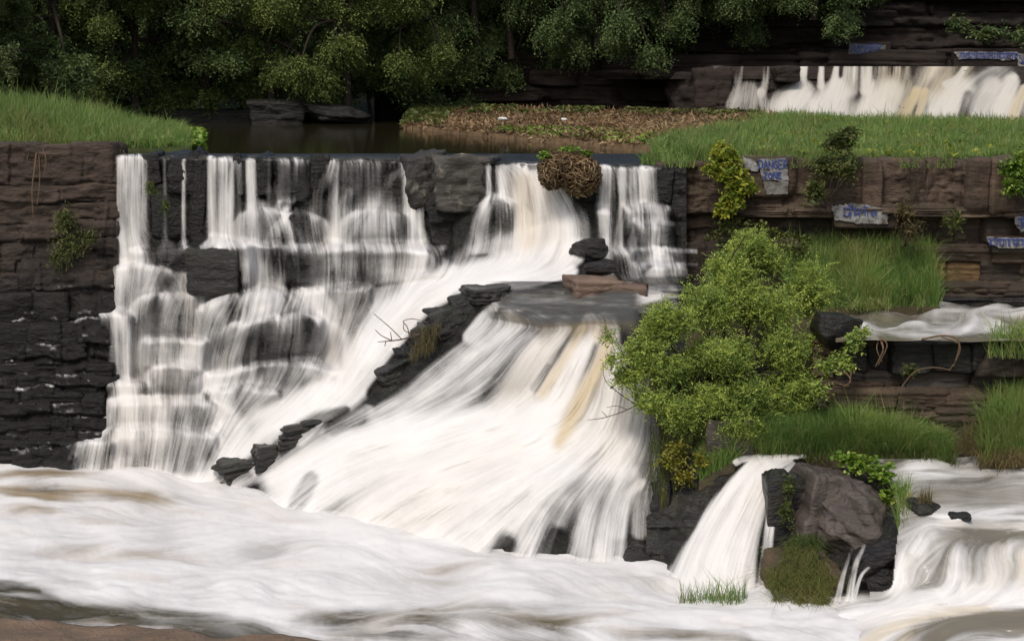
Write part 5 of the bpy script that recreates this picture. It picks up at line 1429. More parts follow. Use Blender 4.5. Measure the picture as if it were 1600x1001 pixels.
def ragged(poly, amp, seed, per=7):
    r = np.random.default_rng(seed); out = []
    for (a, b), (c, d) in zip(poly, poly[1:] + poly[:1]):
        for t in np.linspace(0, 1, per, endpoint=False): out.append((a + (c - a) * t + r.normal(0, amp), b + (d - b) * t + r.normal(0, amp)))
    return out
def sign(box, Y, depth, coats, words, sw, label, mat_rock_, seed, panel_label=None):
    root = empty("painted_rock", at((box[0] + box[2]) / 2, box[3], Y), label=label, cat="painted rock")
    me = rock_mesh(seed, 16, 'block', 0.008, 0.006, 3, 0.0)
    place_rock("rock_block", me, M[mat_rock_], *box, Y + depth / 2 + 0.03, depth, root, over=0.99)
    for poly, m_, dy in coats:
        v, f = sheet(poly, Y - dy, 0.06)
        obj("paint_coat", mesh_np("paint_coat", v - np.array(root.location), f, smooth=False), M[m_], root)
    if words:
        V, F, off = [], [], 0
        for segs in words:
            W3 = []
            for s in segs:
                q = at([p[0] for p in s], [p[1] for p in s], Y - 0.045)
                W3.append([(a[0], a[2]) for a in q])
            v, f = stroke_quads(W3, sw * Y / FPX, Y - 0.045, 0.02)
            V.append(v); F.append(f + off); off += len(v)
        obj("lettering", mesh_np("lettering", np.vstack(V) - np.array(root.location), np.vstack(F), smooth=False), M['blue'], root)
    return root
sign((1158, 243, 1238, 306), 37.95, 1.2,
     [(ragged([(1184, 249), (1228, 247), (1233, 282), (1191, 282)], 0.5, 1), 'paint', 0.02), (ragged([(1160, 246), (1178, 250), (1186, 262), (1184, 268), (1163, 264)], 0.6, 2), 'paint', 0.018),
      (ragged([(1192, 284), (1232, 283), (1230, 303), (1198, 304)], 0.6, 3), 'paint_grey', 0.019)],
     [text_px("DANGER", 1186, 250.5, 1231, 263.5), text_px("ZONE", 1193, 269.5, 1222, 278.5)], 1.35,
     "rock painted white with blue DANGER ZONE lettering at the ledge beside the yellowish bush", 'rock_ledge', 601)
sc1 = [[(1318, 325), (1360, 327)], [(1320, 326), (1319, 336), (1325, 338), (1328, 331)], [(1329, 320), (1329, 340)], [(1329, 320), (1333, 322)], [(1336, 327), (1335, 336), (1341, 333)], [(1343, 327), (1343, 338)],
       [(1346, 332), (1351, 329), (1352, 337)], [(1356, 327), (1356, 338)], [(1361, 333), (1365, 339), (1364, 330)], [(1368, 328), (1369, 338)], [(1350, 322), (1356, 324)]]
sign((1296, 316, 1396, 354), 37.86, 1.2, [(ragged([(1300, 322), (1330, 318), (1360, 321), (1388, 330), (1386, 349), (1340, 350), (1306, 344)], 1.2, 5), 'paint', 0.02)], [sc1], 1.5,
     "faded white painted rock face with blue script above the tall grass slope", 'rock_wall', 602)
sc2 = [[(1592, 342), (1618, 342)], [(1596, 342), (1597, 356)], [(1602, 342), (1600, 350), (1606, 354)], [(1610, 342), (1610, 358)], [(1598, 337), (1604, 340)]]
sign((1582, 328, 1660, 366), 37.62, 1.2, [(ragged([(1587, 334), (1600, 332), (1650, 334), (1650, 362), (1596, 362), (1587, 350)], 0.8, 6), 'paint', 0.02)], [sc2], 2.4,
     "white painted stone with blue script cut off by the picture edge", 'rock_wall', 603)
sc3 = []
for k, x in enumerate(np.arange(1546, 1640, 7.0)):
    sc3 += [[(x, 373), (x + 6, 374)], [(x + 1.5, 373), (x + 1.0 + (k % 3), 383)], [(x + 4, 374), (x + 2.5 + (k % 2) * 2, 379), (x + 5, 384)]]
sign((1538, 366, 1660, 392), 37.45, 1.2, [(ragged([(1542, 370), (1580, 372), (1650, 375), (1650, 390), (1560, 387), (1543, 378)], 0.7, 7), 'paint', 0.02)], [sc3], 1.0,
     "long low stone painted with a line of blue script under the block ledge", 'rock_wall', 604)
sign((1322, 66, 1388, 96), 73.2, 1.0, [(ragged([(1328, 68), (1384, 70), (1384, 92), (1325, 93)], 0.4, 8), 'paint_grey', 0.03)],
     [text_px("DANGER", 1329, 69.5, 1377, 79, 1.5), text_px("ZONE", 1331, 81, 1372, 91, 3)], 1.4, "far cliff stone painted with DANGER ZONE above the falls", 'rock_far', 605)
sc4 = []
for k, x in enumerate(np.arange(1500, 1586, 6.0)):
    sc4 += [[(x, 83), (x + 5, 83.5)], [(x + 1, 83), (x + (k % 3), 91)], [(x + 4, 84), (x + 2 + (k % 2) * 2, 88), (x + 4.5, 92)]]
sc4 += [[(1592, 86), (1598, 96)], [(1594, 98), (1606, 100)], [(1600, 86), (1600, 98)]]
sign((1486, 76, 1660, 108), 72.6, 1.0, [(ragged([(1491, 81), (1530, 80), (1590, 82), (1588, 92), (1578, 95), (1550, 92), (1498, 92)], 0.6, 9), 'paint', 0.03), (ragged([(1590, 84), (1650, 84), (1650, 104), (1591, 104)], 0.6, 10), 'paint', 0.03)],
     [sc4], 1.1, "far cliff ledge painted with a long line of blue script", 'rock_far', 606)

# ---- trees beyond the pond
def tree_proto(name, seed, h, lobes, mat, n_tw, per, leafL, trunk_r, droop, label):
    r = np.random.default_rng(seed)
    root = empty(name, (0, 0, 0))
    lb = [(np.array(l[0]), l[1], l[2]) for l in lobes]
    P, ax, up, L, var, (st, td, tl, tip) = sprays(r, np.zeros(3), lb, n_tw, per, leafL, droop, 0.4, 0.9)
    obj("crown", leaf_mesh("crown", P, ax, up, L, L * 0.5, var), M[mat], root)
    tb = []
    top = np.array([0.3, 0, h * 0.75])
    tr = catmull([(0, 0, -0.5), (0.15, 0.1, h * 0.3), tuple(top)], 6)
    tb.append((tr, np.linspace(trunk_r, trunk_r * 0.45, len(tr)), 8))
    for l in lb:
        s = tr[r.integers(len(tr) // 2, len(tr))]
        m = (s + l[0]) / 2 + r.normal(0, 0.3, 3) + np.array([0, 0, 0.4])
        p = catmull([tuple(s), tuple(m), tuple(l[0])], 5)
        tb.append((p, np.linspace(trunk_r * 0.42, 0.03, len(p)), 6))
    for k in r.choice(len(st), 60, replace=False):
        tb.append((np.array([st[k], st[k] + td[k] * tl[k] * 0.5, tip[k]]), np.array([0.025, 0.018, 0.008]), 3))
    V, F = tubes(tb)
    obj("trunk", mesh_np("trunk", V, F), M['bark'], root)
    return root
def lob(seed, n, R_, z0, z1, rx):
    r = np.random.default_rng(seed); o = []
    for k in range(n):
        a = r.uniform(0, 2 * math.pi); q = math.sqrt(r.random()) * R_; z = r.uniform(z0, z1)
        s = r.uniform(0.75, 1.25) * rx
        o.append(((q * math.cos(a), q * math.sin(a), z), (s, s, s * 0.62), s ** 2))
    return o
TA = tree_proto("broadleaf_tree", 700, 9, lob(1, 30, 3.2, 0.6, 9.0, 1.25), 'leaf_back', 5200, 10, 0.17, 0.22, 0.35, "")
TB = tree_proto("feathery_tree", 701, 9, lob(2, 30, 3.2, 0.4, 8.5, 1.15), 'leaf_warm', 5600, 10, 0.155, 0.2, 0.5, "")
TC = tree_proto("drooping_tree", 702, 6, lob(3, 20, 2.7, -1.2, 5.5, 1.0), 'leaf_back', 4000, 10, 0.15, 0.16, 0.6, "")
TD = tree_proto("bank_thicket", 703, 2.2, lob(7, 16, 2.1, 0.2, 3.0, 0.95), 'leaf_back', 2600, 10, 0.16, 0.08, 0.4, "")
def copy_tree(root):
    c = root.copy(); COL.objects.link(c)
    for ch in list(root.children):
        d = ch.copy(); COL.objects.link(d); d.parent = c
    return c
used = set()
def put(proto, px, Y, z, s, rot, label, group):
    o = proto if proto.name not in used else copy_tree(proto)
    used.add(proto.name)
    x = (px - 800) / FPX * Y
    o.location = (x, Y, z); o.rotation_euler = (0, 0, rot); o.scale = (s, s, s)
    o["label"] = label; o["category"] = "tree"; o["group"] = group
g1 = "trees on the far pond bank"; g2 = "trees hanging from the far cliff top"
put(TA, -60, 62, 0.2, 0.95, 0.3, "dark broadleaf tree at the picture edge behind the grass bank", g1)
put(TA, 95, 66, 0.1, 1.0, 1.9, "dark broadleaf tree in deep shade behind the crest of the grass bank", g1)
put(TB, 215, 68, 0.1, 0.95, 0.8, "dull green tree behind the tapering end of the grass bank", g1)
put(TA, 330, 69.5, 0.1, 1.0, 4.0, "dark tree over the long low rock at the far water edge", g1)
put(TB, 430, 68.5, 0.8, 0.95, 2.2, "yellowish feathery tree leaning over the dark rock slab", g1)
put(TB, 545, 68, 1.0, 0.9, 3.9, "brightest yellowish green tree drooping toward the dark water", g1)
put(TB, 640, 70, 1.6, 0.85, 5.2, "green feathery tree beside the dark gap in the cliff", g1)
put(TC, 700, 73.5, 3.4, 0.9, 0.5, "tree at the dark gap, hanging over the end of the mudflat", g2)
put(TC, 800, 72.4, 3.0, 0.95, 2.0, "drooping tree on the cliff above the white litter on the mudflat", g2)
put(TC, 880, 72.6, 2.6, 1.0, 4.4, "lowest drooping tree on the cliff, reaching nearly to the mudflat", g2)
put(TC, 985, 73, 3.8, 0.95, 5.7, "drooping tree on the cliff behind the middle of the mudflat", g2)
put(TC, 1080, 73, 4.4, 1.0, 1.2, "drooping tree on the cliff over the faint far trickle", g2)
put(TC, 1180, 73.2, 4.8, 1.0, 3.0, "drooping tree on the cliff over the twin far trickles", g2)
put(TC, 1265, 72.8, 4.6, 0.95, 0.1, "drooping tree on the cliff next to the far painted stone", g2)
put(TC, 1400, 75.5, 6.6, 1.0, 2.7, "tree high on the cliff above the far painted stone", g2)
put(TC, 1540, 75.5, 6.9, 1.0, 4.1, "tree high on the cliff above the far line of script", g2)
put(TC, 745, 72.0, 3.6, 1.0, 3.3, "drooping tree between the dark gap and the litter on the mudflat", g2)
put(TC, 930, 72.2, 3.4, 1.05, 0.9, "drooping tree on the cliff left of the middle of the mudflat", g2)
put(TC, 1035, 72.2, 4.2, 1.05, 2.6, "drooping tree on the cliff above the dark boulders", g2)
put(TC, 1130, 72.4, 4.7, 1.05, 5.0, "drooping tree on the cliff directly above the twin far trickles", g2)
put(TC, 1225, 72.2, 5.0, 1.05, 1.5, "drooping tree on the cliff above the pale square stone", g2)
for k, (px, lbk) in enumerate([(20, "dark back row tree behind the crest of the grass bank"), (170, "dark back row tree between the two shaded broadleaf trees"), (300, "dark back row tree over the tapering end of the grass bank"), (480, "dark back row tree behind the yellowish feathery trees"), (600, "dark back row tree beside the cliff end"), (760, "tall back row tree above the mudflat cliff"), (950, "tall back row tree above the middle of the cliff"), (1150, "tall back row tree above the far trickles")]):
    put(TA, px, 77 + (k % 3), 1.0 if k < 5 else 4.0, 1.25, k * 1.7, lbk, "back row of trees behind the pond")

for k, (px, Y, s_, lbk) in enumerate([(-20, 69, 1.2, "shady thicket at the picture edge under the far trees"), (70, 71, 1.2, "shady thicket below the dark trees behind the crest of the grass bank"), (160, 70.5, 1.1, "shady thicket behind the middle of the grass bank"), (255, 71.5, 1.1, "shady thicket behind the end of the grass bank"),
     (335, 71.8, 1.1, "shady thicket just above the long low rock"), (420, 71.5, 1.0, "shady thicket above the dark rock slab"), (500, 71, 0.9, "shady thicket above the wedge shaped rock"), (585, 71.5, 1.1, "shady thicket between the wedge rock and the mudflat"), (650, 73, 1.0, "shady thicket at the foot of the cliff end")]):
    put(TD, px, Y, 0.1, s_ * 1.15, k * 2.1, lbk, "thickets along the far water edge")
# ---- shrubs
def lobes_px(L):
    """(px, py, Y, radius px x, radius px y, depth m, share)"""
    return [(at(a, b, Y), (rx_ / ppm(Y), d, ry_ / ppm(Y)), s) for a, b, Y, rx_, ry_, d, s in L]
plant("big_bush", at(1120, 668, 33.0), clumpify(lobes_px([(1140, 430, 33.9, 62, 52, .7, 1.2), (1190, 400, 34.2, 60, 50, .7, .9), (1105, 480, 33.3, 70, 48, .7, 1.3), (1045, 515, 32.7, 62, 48, .6, 1.2), (1010, 550, 32.4, 48, 42, .5, .8), (1185, 485, 33.3, 70, 60, .8, 1.4),
      (1230, 545, 33.2, 58, 62, .8, 1.2), (1120, 560, 32.6, 75, 52, .8, 1.4), (1050, 585, 32.4, 62, 38, .6, 1.0), (1190, 615, 32.7, 75, 50, .8, 1.3), (1100, 630, 32.3, 65, 42, .6, 1.0), (1265, 460, 34.2, 55, 60, .7, 1.0), (1285, 530, 33.6, 40, 50, .6, .8), (1160, 390, 34.6, 40, 34, .5, .6), (1075, 660, 32.2, 42, 34, .5, .5), (1150, 665, 32.2, 50, 30, .5, .5), (985, 585, 32.3, 28, 20, .4, .3), (1020, 620, 32.2, 30, 24, .4, .4), (1045, 640, 32.1, 34, 24, .4, .4), (1235, 620, 33.0, 60, 45, .7, .8)]), 10, 0.66, 3),
      12500, 13, 0.075, 0.40, 'leaf_bush', "big feathery green bush overhanging the ochre fall", "bush", 801, stem_r=0.045, n_limbs=26, droop=0.16, tw_len=0.46, spread=0.45, up_bias=0.6)
plant("yellow_bush", at(1150, 320, 37.6), clumpify(lobes_px([(1130, 255, 37.7, 40, 26, .4, 1), (1152, 285, 37.5, 46, 32, .4, 1.4), (1140, 318, 37.4, 36, 26, .4, .8), (1120, 235, 37.9, 22, 14, .3, .4)]), 5, 0.5, 8), 420, 7, 0.14, 0.6, 'leaf_yellow',
      "yellow green bush partly covering the white painted rock on the ledge", "bush", 802, stem_r=0.02, tw_len=0.35, droop=0.35)
plant("climbing_shrub", at(1290, 325, 37.5), lobes_px([(1310, 225, 37.9, 32, 26, .35, 1), (1328, 210, 37.9, 20, 16, .3, .5), (1290, 262, 37.6, 30, 28, .3, 1), (1275, 300, 37.4, 24, 26, .25, .8), (1325, 265, 37.6, 24, 22, .25, .5)]), 330, 7, 0.12, 0.55, 'leaf_dark',
      "dull leafy climber spilling over the ledge next to the painted rock", "shrub", 803, stem_r=0.018, tw_len=0.32, droop=0.3)
plant("leafy_shrub", at(1600, 310, 37.2), lobes_px([(1590, 262, 37.3, 32, 26, .4, 1), (1615, 250, 37.4, 40, 28, .4, 1), (1585, 290, 37.1, 24, 20, .3, .6)]), 280, 7, 0.12, 0.6, 'leaf_hyacinth', "round leafy shrub on the ledge at the picture edge", "shrub", 804, stem_r=0.018, tw_len=0.3)
plant("wall_shrub", at(105, 345, 40.6), lobes_px([(100, 345, 40.4, 24, 28, .25, 1), (110, 385, 40.3, 30, 30, .25, 1.2), (88, 405, 40.2, 16, 22, .2, .5), (140, 370, 40.3, 18, 16, .2, .4)]), 260, 6, 0.13, 0.25, 'leaf_dark', "drooping dull shrub growing out of the layered wall", "shrub", 805, stem_r=0.012, droop=0.7, tw_len=0.4, up_bias=0)
plant("pale_shrub", at(-40, 150, 46), lobes_px([(-10, 90, 46, 34, 26, .4, 1), (5, 112, 46, 26, 14, .3, .6), (20, 80, 46, 16, 12, .3, .3), (-50, 110, 46, 40, 40, .5, 1)]), 300, 8, 0.11, 0.55, 'leaf_pale', "pale grey green shrub rising from the grass at the picture edge", "shrub", 806, stem_r=0.025, tw_len=0.4)
plant("golden_shrub", at(1075, 760, 32.1), lobes_px([(1050, 722, 31.8, 34, 24, .3, 1), (1068, 745, 31.7, 30, 22, .3, .8), (1060, 700, 31.9, 26, 14, .3, .5), (1095, 720, 31.8, 20, 20, .25, .4)]), 170, 7, 0.085, 0.6, 'leaf_gold', "golden leaved shrub on the mossy cliff below the big bush", "shrub", 807, stem_r=0.012, tw_len=0.28, droop=0.3)
plant("ledge_plant", at(1330, 590, 32.5), lobes_px([(1335, 535, 32.4, 22, 26, .3, 1), (1320, 565, 32.3, 24, 20, .3, .7), (1350, 520, 32.4, 16, 14, .2, .4), (1292, 572, 32.3, 24, 26, .3, .8), (1280, 610, 32.2, 26, 24, .3, .7)]), 260, 6, 0.11, 0.5, 'leaf_bush', "small green plant growing at the broken end of the middle ledge", "plant", 808, stem_r=0.012, tw_len=0.3)
plant("ledge_plant", at(1415, 605, 32.3), lobes_px([(1420, 578, 32.2, 16, 14, .2, 1)]), 40, 6, 0.09, 0.5, 'leaf_dark', "tiny dark plant in a crack of the middle ledge", "plant", 809, stem_r=0.008, tw_len=0.2)
plant("crack_shrub", at(1490, 375, 37.2), lobes_px([(1490, 345, 37.1, 18, 22, .25, 1)]), 90, 6, 0.11, 0.35, 'leaf_dark', "small dark shrub under the block ledge near the script stones", "shrub", 810, stem_r=0.01, tw_len=0.3)
plant("crack_shrub", at(1415, 385, 37.2), lobes_px([(1415, 330, 37.1, 20, 16, .25, .7), (1425, 360, 37.0, 26, 24, .25, 1)]), 120, 6, 0.14, 0.2, 'grass_dry', "dry straw coloured tuft hanging under the block ledge", "shrub", 811, stem_r=0.01, tw_len=0.4, droop=0.5)
plant("cliff_shrub", at(1540, 70, 73), lobes_px([(1545, 52, 72.6, 40, 14, .7, 1), (1500, 40, 73, 30, 14, .7, .5), (1590, 58, 72.8, 30, 10, .6, .5)]), 160, 8, 0.22, 0.45, 'leaf_back', "dark shrub on the cliff above the far line of script", "shrub", 812, stem_r=0.03, tw_len=0.7)
plant("broadleaf_plant", at(1370, 760, 30.0), lobes_px([(1345, 728, 30.6, 36, 22, .35, 1), (1378, 742, 30.1, 34, 26, .35, 1), (1325, 716, 30.8, 30, 12, .3, .5), (1396, 772, 29.8, 22, 26, .25, .6)]), 120, 6, 0.13, 0.75, 'leaf_hyacinth', "broad leaved plant growing over the top of the grey boulder", "plant", 813, stem_r=0.012, tw_len=0.25, shape='round')
plant("creeper", at(1230, 760, 30.1), lobes_px([(1232, 760, 30.0, 12, 20, .12, 1), (1228, 800, 29.9, 16, 26, .12, 1), (1245, 840, 29.8, 16, 18, .12, .6), (1195, 865, 29.8, 18, 14, .15, .5)]), 110, 6, 0.07, 0.6, 'moss', "mossy creeper hanging down the rock beside the small fall", "creeper", 814, stem_r=0.006, tw_len=0.18, droop=0.8)
plant("drooping_bough", at(1005, 640, 32.4), lobes_px([(960, 565, 32.0, 30, 22, .3, 1), (1000, 610, 32.1, 30, 16, .3, .8), (950, 525, 32.3, 16, 14, .2, .4)]), 90, 9, 0.085, 0.42, 'leaf_bush', "thin leafy bough of green reaching out over the ochre fall", "branch", 815, stem_r=0.012, tw_len=0.4, droop=0.4)
plant("grass_tuft", at(232, 278, 40.4), lobes_px([(234, 292, 40.3, 9, 10, .15, 1), (244, 300, 40.3, 6, 8, .1, .5)]), 26, 6, 0.16, 0.16, 'moss', "small yellow green tuft clinging beside the tallest white strand", "plant", 816, stem_r=0.006, tw_len=0.18, droop=0.9)
plant("grass_tuft", at(258, 305, 40.3), lobes_px([(258, 322, 40.2, 8, 12, .12, 1)]), 24, 6, 0.16, 0.16, 'moss', "lower yellow green tuft behind the thin drips", "plant", 817, stem_r=0.006, tw_len=0.18, droop=1.0)

# ---- twigs and dead roots
def twig(name, paths, mat, label, cat, rad=0.014):
    P3 = [at([p[0] for p in q], [p[1] for p in q], [p[2] for p in q]) for q in paths]
    b = P3[0][0]
    tb = []
    for k, p in enumerate(P3):
        c = catmull([tuple(x) for x in p], 6) - b
        tb.append((c, np.linspace(rad if k == 0 else rad * 0.6, rad * 0.35, len(c)), 5))
    V, F = tubes(tb)
    root = empty(name, b, label=label, cat=cat)
    obj("stem", mesh_np("stem", V, F), M[mat], root)
twig("dead_twig", [[(655, 522, 35.9), (628, 530, 35.7), (603, 533, 35.6), (590, 534, 35.5)], [(628, 530, 35.7), (610, 512, 35.5), (584, 490, 35.4)], [(603, 533, 35.6), (601, 541, 35.6)], [(612, 532, 35.6), (596, 524, 35.5), (586, 515, 35.5)],
    [(640, 526, 35.8), (636, 510, 35.7), (630, 502, 35.7), (645, 498, 35.7), (670, 504, 35.7)], [(650, 523, 35.8), (632, 516, 35.7), (631, 503, 35.7)], [(612, 531, 35.6), (610, 518, 35.6)]], 'twig', "bare dead twig sticking out from the dark ridge over the chute", "twig", 0.02)
twig("bare_branch", [[(1012, 622, 32.5), (980, 640, 31.9), (945, 652, 31.6), (918, 656, 31.5)], [(980, 640, 31.9), (965, 634, 31.8), (948, 636, 31.7)], [(948, 650, 31.6), (940, 642, 31.6)]], 'twig', "thin bare branch under the big bush crossing the cream water", "branch", 0.014)
for k, (pp, lb) in enumerate([([[(1375, 528, 32.4), (1380, 545, 32.2), (1374, 560, 32.2), (1368, 572, 32.2)], [(1377, 528, 32.4), (1386, 540, 32.2), (1372, 570, 32.2)], [(1373, 530, 32.4), (1370, 545, 32.3), (1378, 565, 32.2)]], "brown dead root hanging over the gap in the middle ledge"),
        ([[(1440, 530, 32.3), (1475, 524, 32.1), (1498, 532, 32.1), (1494, 560, 32.1), (1484, 578, 32.1)], [(1470, 525, 32.1), (1500, 540, 32.1), (1490, 572, 32.1)], [(1484, 578, 32.1), (1460, 574, 32.0), (1430, 580, 32.0), (1408, 605, 32.0)]], "brown dead root looping over the middle ledge face"),
        ([[(1318, 580, 32.2), (1328, 590, 32.1), (1326, 602, 32.1), (1312, 600, 32.1)], [(1330, 575, 32.2), (1328, 595, 32.1), (1318, 604, 32.1)]], "small brown root knot at the broken end of the middle ledge"),
        ([[(58, 230, 41.0), (54, 262, 40.8), (50, 300, 40.7), (52, 340, 40.6)], [(66, 230, 41.0), (72, 250, 40.8), (68, 275, 40.8)], [(48, 228, 41.0), (42, 250, 40.9)], [(60, 230, 41), (62, 280, 40.8), (58, 320, 40.6)]], "pale dry roots trailing down the brown wall from the grass bank")]):
    twig("dead_root", pp, 'root', lb, "root", 0.022)

# ---- brown root mound on the lip
rm = empty("root_mound", at(888, 305, 38.1), label="brown ball of tangled dead roots sitting on the lip beside the cream fall", cat="root mound")
b0 = np.array(rm.location)
core = rock_mesh(901, 16, 'boulder', 0.08, 0.0, 12)
place_rock("core", core, M['mud'], 856, 250, 924, 296, 38.25, 0.6, rm, over=0.8)
r9 = np.random.default_rng(9); tb = []
LO = [(at(880, 262, 38.15) - b0, np.array([38 / ppm(38.1), 0.5, 27 / ppm(38.1)])), (at(908, 274, 38.1) - b0, np.array([30 / ppm(38.1), 0.45, 32 / ppm(38.1)])), (at(862, 270, 38.1) - b0, np.array([20 / ppm(38.1), 0.4, 24 / ppm(38.1)]))]
for k in range(1700):
    d = unit(r9.normal(size=3)); 
    t_ = unit(np.cross(d, r9.normal(size=3))); cc, ex = LO[r9.integers(3)]
    p = [cc + unit(d + t_ * s) * ex * r9.uniform(0.8, 1.12) + np.array([0, 0, -0.12]) * abs(s) + r9.normal(0, 0.012, 3) for s in (-.28, -.1, .1, .28)]
    tb.append((np.array(p), 0.012, 3))
V, F = tubes(tb); obj("root_tangle", mesh_np("root_tangle", V, F), M['debris'], rm)
me = rm.children[1].data
a_ = me.attributes.new("var", 'FLOAT', 'POINT'); a_.data.foreach_set("value", np.repeat(r9.random(1700), 12).astype(np.float32))
plant("mound_sprouts", at(880, 245, 38.0), lobes_px([(850, 243, 38.0, 14, 8, .2, 1), (880, 234, 38.1, 30, 6, .3, 1), (915, 240, 38.1, 16, 6, .2, .6)]), 70, 5, 0.09, 0.7, 'leaf_hyacinth', "green sprouts growing on top of the brown root mound", "plant", 818, stem_r=0.006, tw_len=0.15, shape='round')

# ---- grass, water plants, litter of dead leaves
def uv(n, seed, vp=1.0): 
    r = np.random.default_rng(seed); return r.random(n), r.random(n) ** vp, r
u_, v_, r_ = uv(26000, 1, 1.0)
P = quad_point(C_LEFT, u_, v_, 0.12, 0.8, 1)
px_ = u_
hh = 0.95 * (1 - 0.55 * sstep(0.5, 1.0, u_)) * (0.55 + 0.45 * sstep(0.0, 0.25, v_))
grass("grass", P, hh, 0.022, 0.45, 'grass', "tall fresh grass on the bank beside the pond", 31, 0.9)
u_, v_, r_ = uv(70000, 2, 1.5)
P = quad_point(C_FIELD, u_, v_, 0.15, 0.4, 2)
edge = sstep(0, 0.10, u_ + 0.04 * fbm(P * 0.5, 2, 3))
keep = r_.random(len(u_)) < 0.25 + 0.75 * edge
P = P[keep]; hh = (0.26 + 0.2 * np.clip(fbm(P * np.array([.9, .9, 0]), 3, 6) + 0.2, 0, 1) + 0.22 * (1 - v_[keep]) * (u_[keep] < 0.12) + 0.08 * v_[keep])
grass("grass", P, hh, 0.022, 0.4, 'grass', "short bright grass covering the field above the block ledge", 32, 0.45)
u_, v_, r_ = uv(3200, 33)
P = quad_point([(1030, 262, 38.05), (1740, 262, 37.55), (1030, 249, 38.9), (1740, 250, 38.4)], u_, v_, 0.1, 1.5, 2)
P = P[fbm(P * np.array([1.1, 0.2, 0]), 3, 8) > -0.12]
grass("grass", P, np.full(len(P), 0.3), 0.02, 0.8, 'grass', "ragged grass fringe hanging over the top of the block ledge", 42, 1.5)
u_, v_, r_ = uv(5000, 3)
P = quad_point([(1000, 257, 38.7), (1110, 258, 38.5), (1040, 226, 43), (1150, 206, 48)], u_, v_, 0.05, 0.5, 2)
P = P[fbm(P * np.array([1.3, 0.5, 0]), 3, 18) > -0.1]
grass("grass", P, np.full(len(P), 0.46), 0.022, 0.5, 'grass', "taller grass clump at the pond corner of the field", 33, 1.0)
u_, v_, r_ = uv(15000, 4, 1.1)
P = quad_point(C_SLOPE, u_, v_, 0.12, 0.8, 4)
grass("grass", P, np.full(len(P), 0.62), 0.018, 0.45, 'grass_bank', "tall green grass slope below the ledge beside the pale stream", 34, 1.3)
u_, v_, r_ = uv(22000, 5, 0.9)
P = quad_point(C_LOWER, u_, v_, 0.12, 0.8, 5)
grass("grass", P, 0.74 * (1 - 0.4 * sstep(0.72, 1.0, u_)), 0.015, 0.6, 'grass_bank', "soft green grass on the lower bank above the small fall", 35, 1.5)
u_, v_, r_ = uv(12000, 6, 1.0)
P = quad_point(C_RIGHT, u_, v_, 0.12, 0.8, 6)
grass("grass", P, np.full(len(P), 0.72), 0.015, 0.5, 'grass_bank', "tall reedy grass at the picture edge above the rapids", 36, 1.5)
P2 = quad_point([(1490, 712, 31.6), (1560, 720, 31.4), (1540, 660, 32.4), (1600, 640, 32.5)], *uv(1500, 7)[:2], 0.1, 0.8, 6)
grass("grass", P2, np.full(len(P2), 0.35), 0.015, 0.6, 'grass_dry', "dry yellow grass at the foot of the middle ledge", 37, 1.5)
P2 = quad_point([(1540, 560, 32.3), (1640, 562, 32.2), (1560, 535, 33.0), (1640, 530, 33.0)], *uv(500, 8)[:2], 0.1, 0.8, 6)
grass("grass", P2, np.full(len(P2), 0.62), 0.016, 0.7, 'grass_bank', "spiky grass tuft on top of the middle ledge at the picture edge", 38, 1.5)
def fringe(c0, c1, n, h, mat, label, seed, droop=0.25):
    r = np.random.default_rng(seed); t = r.random(n)[:, None]
    A, B = at(*c0), at(*c1)
    P = A * (1 - t) + B * t + np.stack([r.normal(0, .05, n), r.normal(-.05, .10, n), r.normal(0.02, .07, n)], -1)
    P = P[fbm(P * np.array([2.0, 0, 0]), 3, seed) > -0.25]; n = len(P)
    V, F, vv = blades(P, r.uniform(.3, 1, n) * h, r.uniform(.008, .016, n), np.abs(r.normal(1.0, .45, n)), r.random(n) * 0.95, r)
    V[4::5, 2] -= droop * r.random(n); V[4::5, 1] -= 0.12 * r.random(n)
    obj("grass", mesh_np("grass", V, F, {"var": vv}, False), M[mat], kind='stuff', label=label)
fringe((1140, 712, 32.3), (1490, 722, 31.7), 2300, 0.34, 'moss', "ragged mossy grass drooping from the lower bank on to the rapids", 81)
fringe((1526, 724, 31.3), (1860, 722, 30.9), 2400, 0.4, 'grass_dry', "dry grass drooping from the bank at the edge of the rapids", 82, 0.35)
fringe((1235, 480, 36.3), (1470, 478, 36.3), 1600, 0.32, 'grass_bank', "grass drooping into the pale stream from the slope", 83, 0.2)
fringe((-150, 232, 41.5), (190, 240, 41.4), 1500, 0.3, 'grass_dry', "dry grass drooping over the top of the layered wall", 84, 0.35)
def mound(label, mat, c, nb, h, seed, gm, glabel, lean=0.6, w=0.014, noise=0.06, skirt=0.5):
    ground_patch("bank_ground", c, M[mat], 24, 14, noise=noise, freq=2.0, seed=seed, skirt=skirt, label=label)
    u_, v_, r_ = uv(nb, seed)
    P = quad_point(c, u_, v_, noise, 2.0, seed)
    grass("grass", P, np.full(nb, h), w, lean, gm, glabel, seed + 1, 2.0)
mound("mossy islet at the foot of the small fall", 'rock_mossy', [(1058, 964, 28.05), (1240, 962, 28.0), (1066, 938, 28.6), (1245, 932, 28.7)], 1600, 0.12, 51, 'moss', "low moss on the islet at the foot of the small fall")
P2 = quad_point([(1060, 956, 28.2), (1160, 957, 28.15), (1064, 945, 28.45), (1170, 945, 28.45)], *uv(260, 9)[:2], 0.02, 0.8, 6)
grass("grass", P2, np.full(len(P2), 0.55), 0.014, 0.35, 'grass', "thin upright grass on the islet at the foot of the small fall", 39, 1.5)
mound("earth shoulder between the mossy cliff and the small fall", 'rock_mossy', [(1092, 752, 31.7), (1148, 722, 31.9), (1100, 690, 32.8), (1170, 690, 32.8)], 2600, 0.42, 66, 'grass_bank', "green grass on the shoulder between the golden shrub and the small fall")
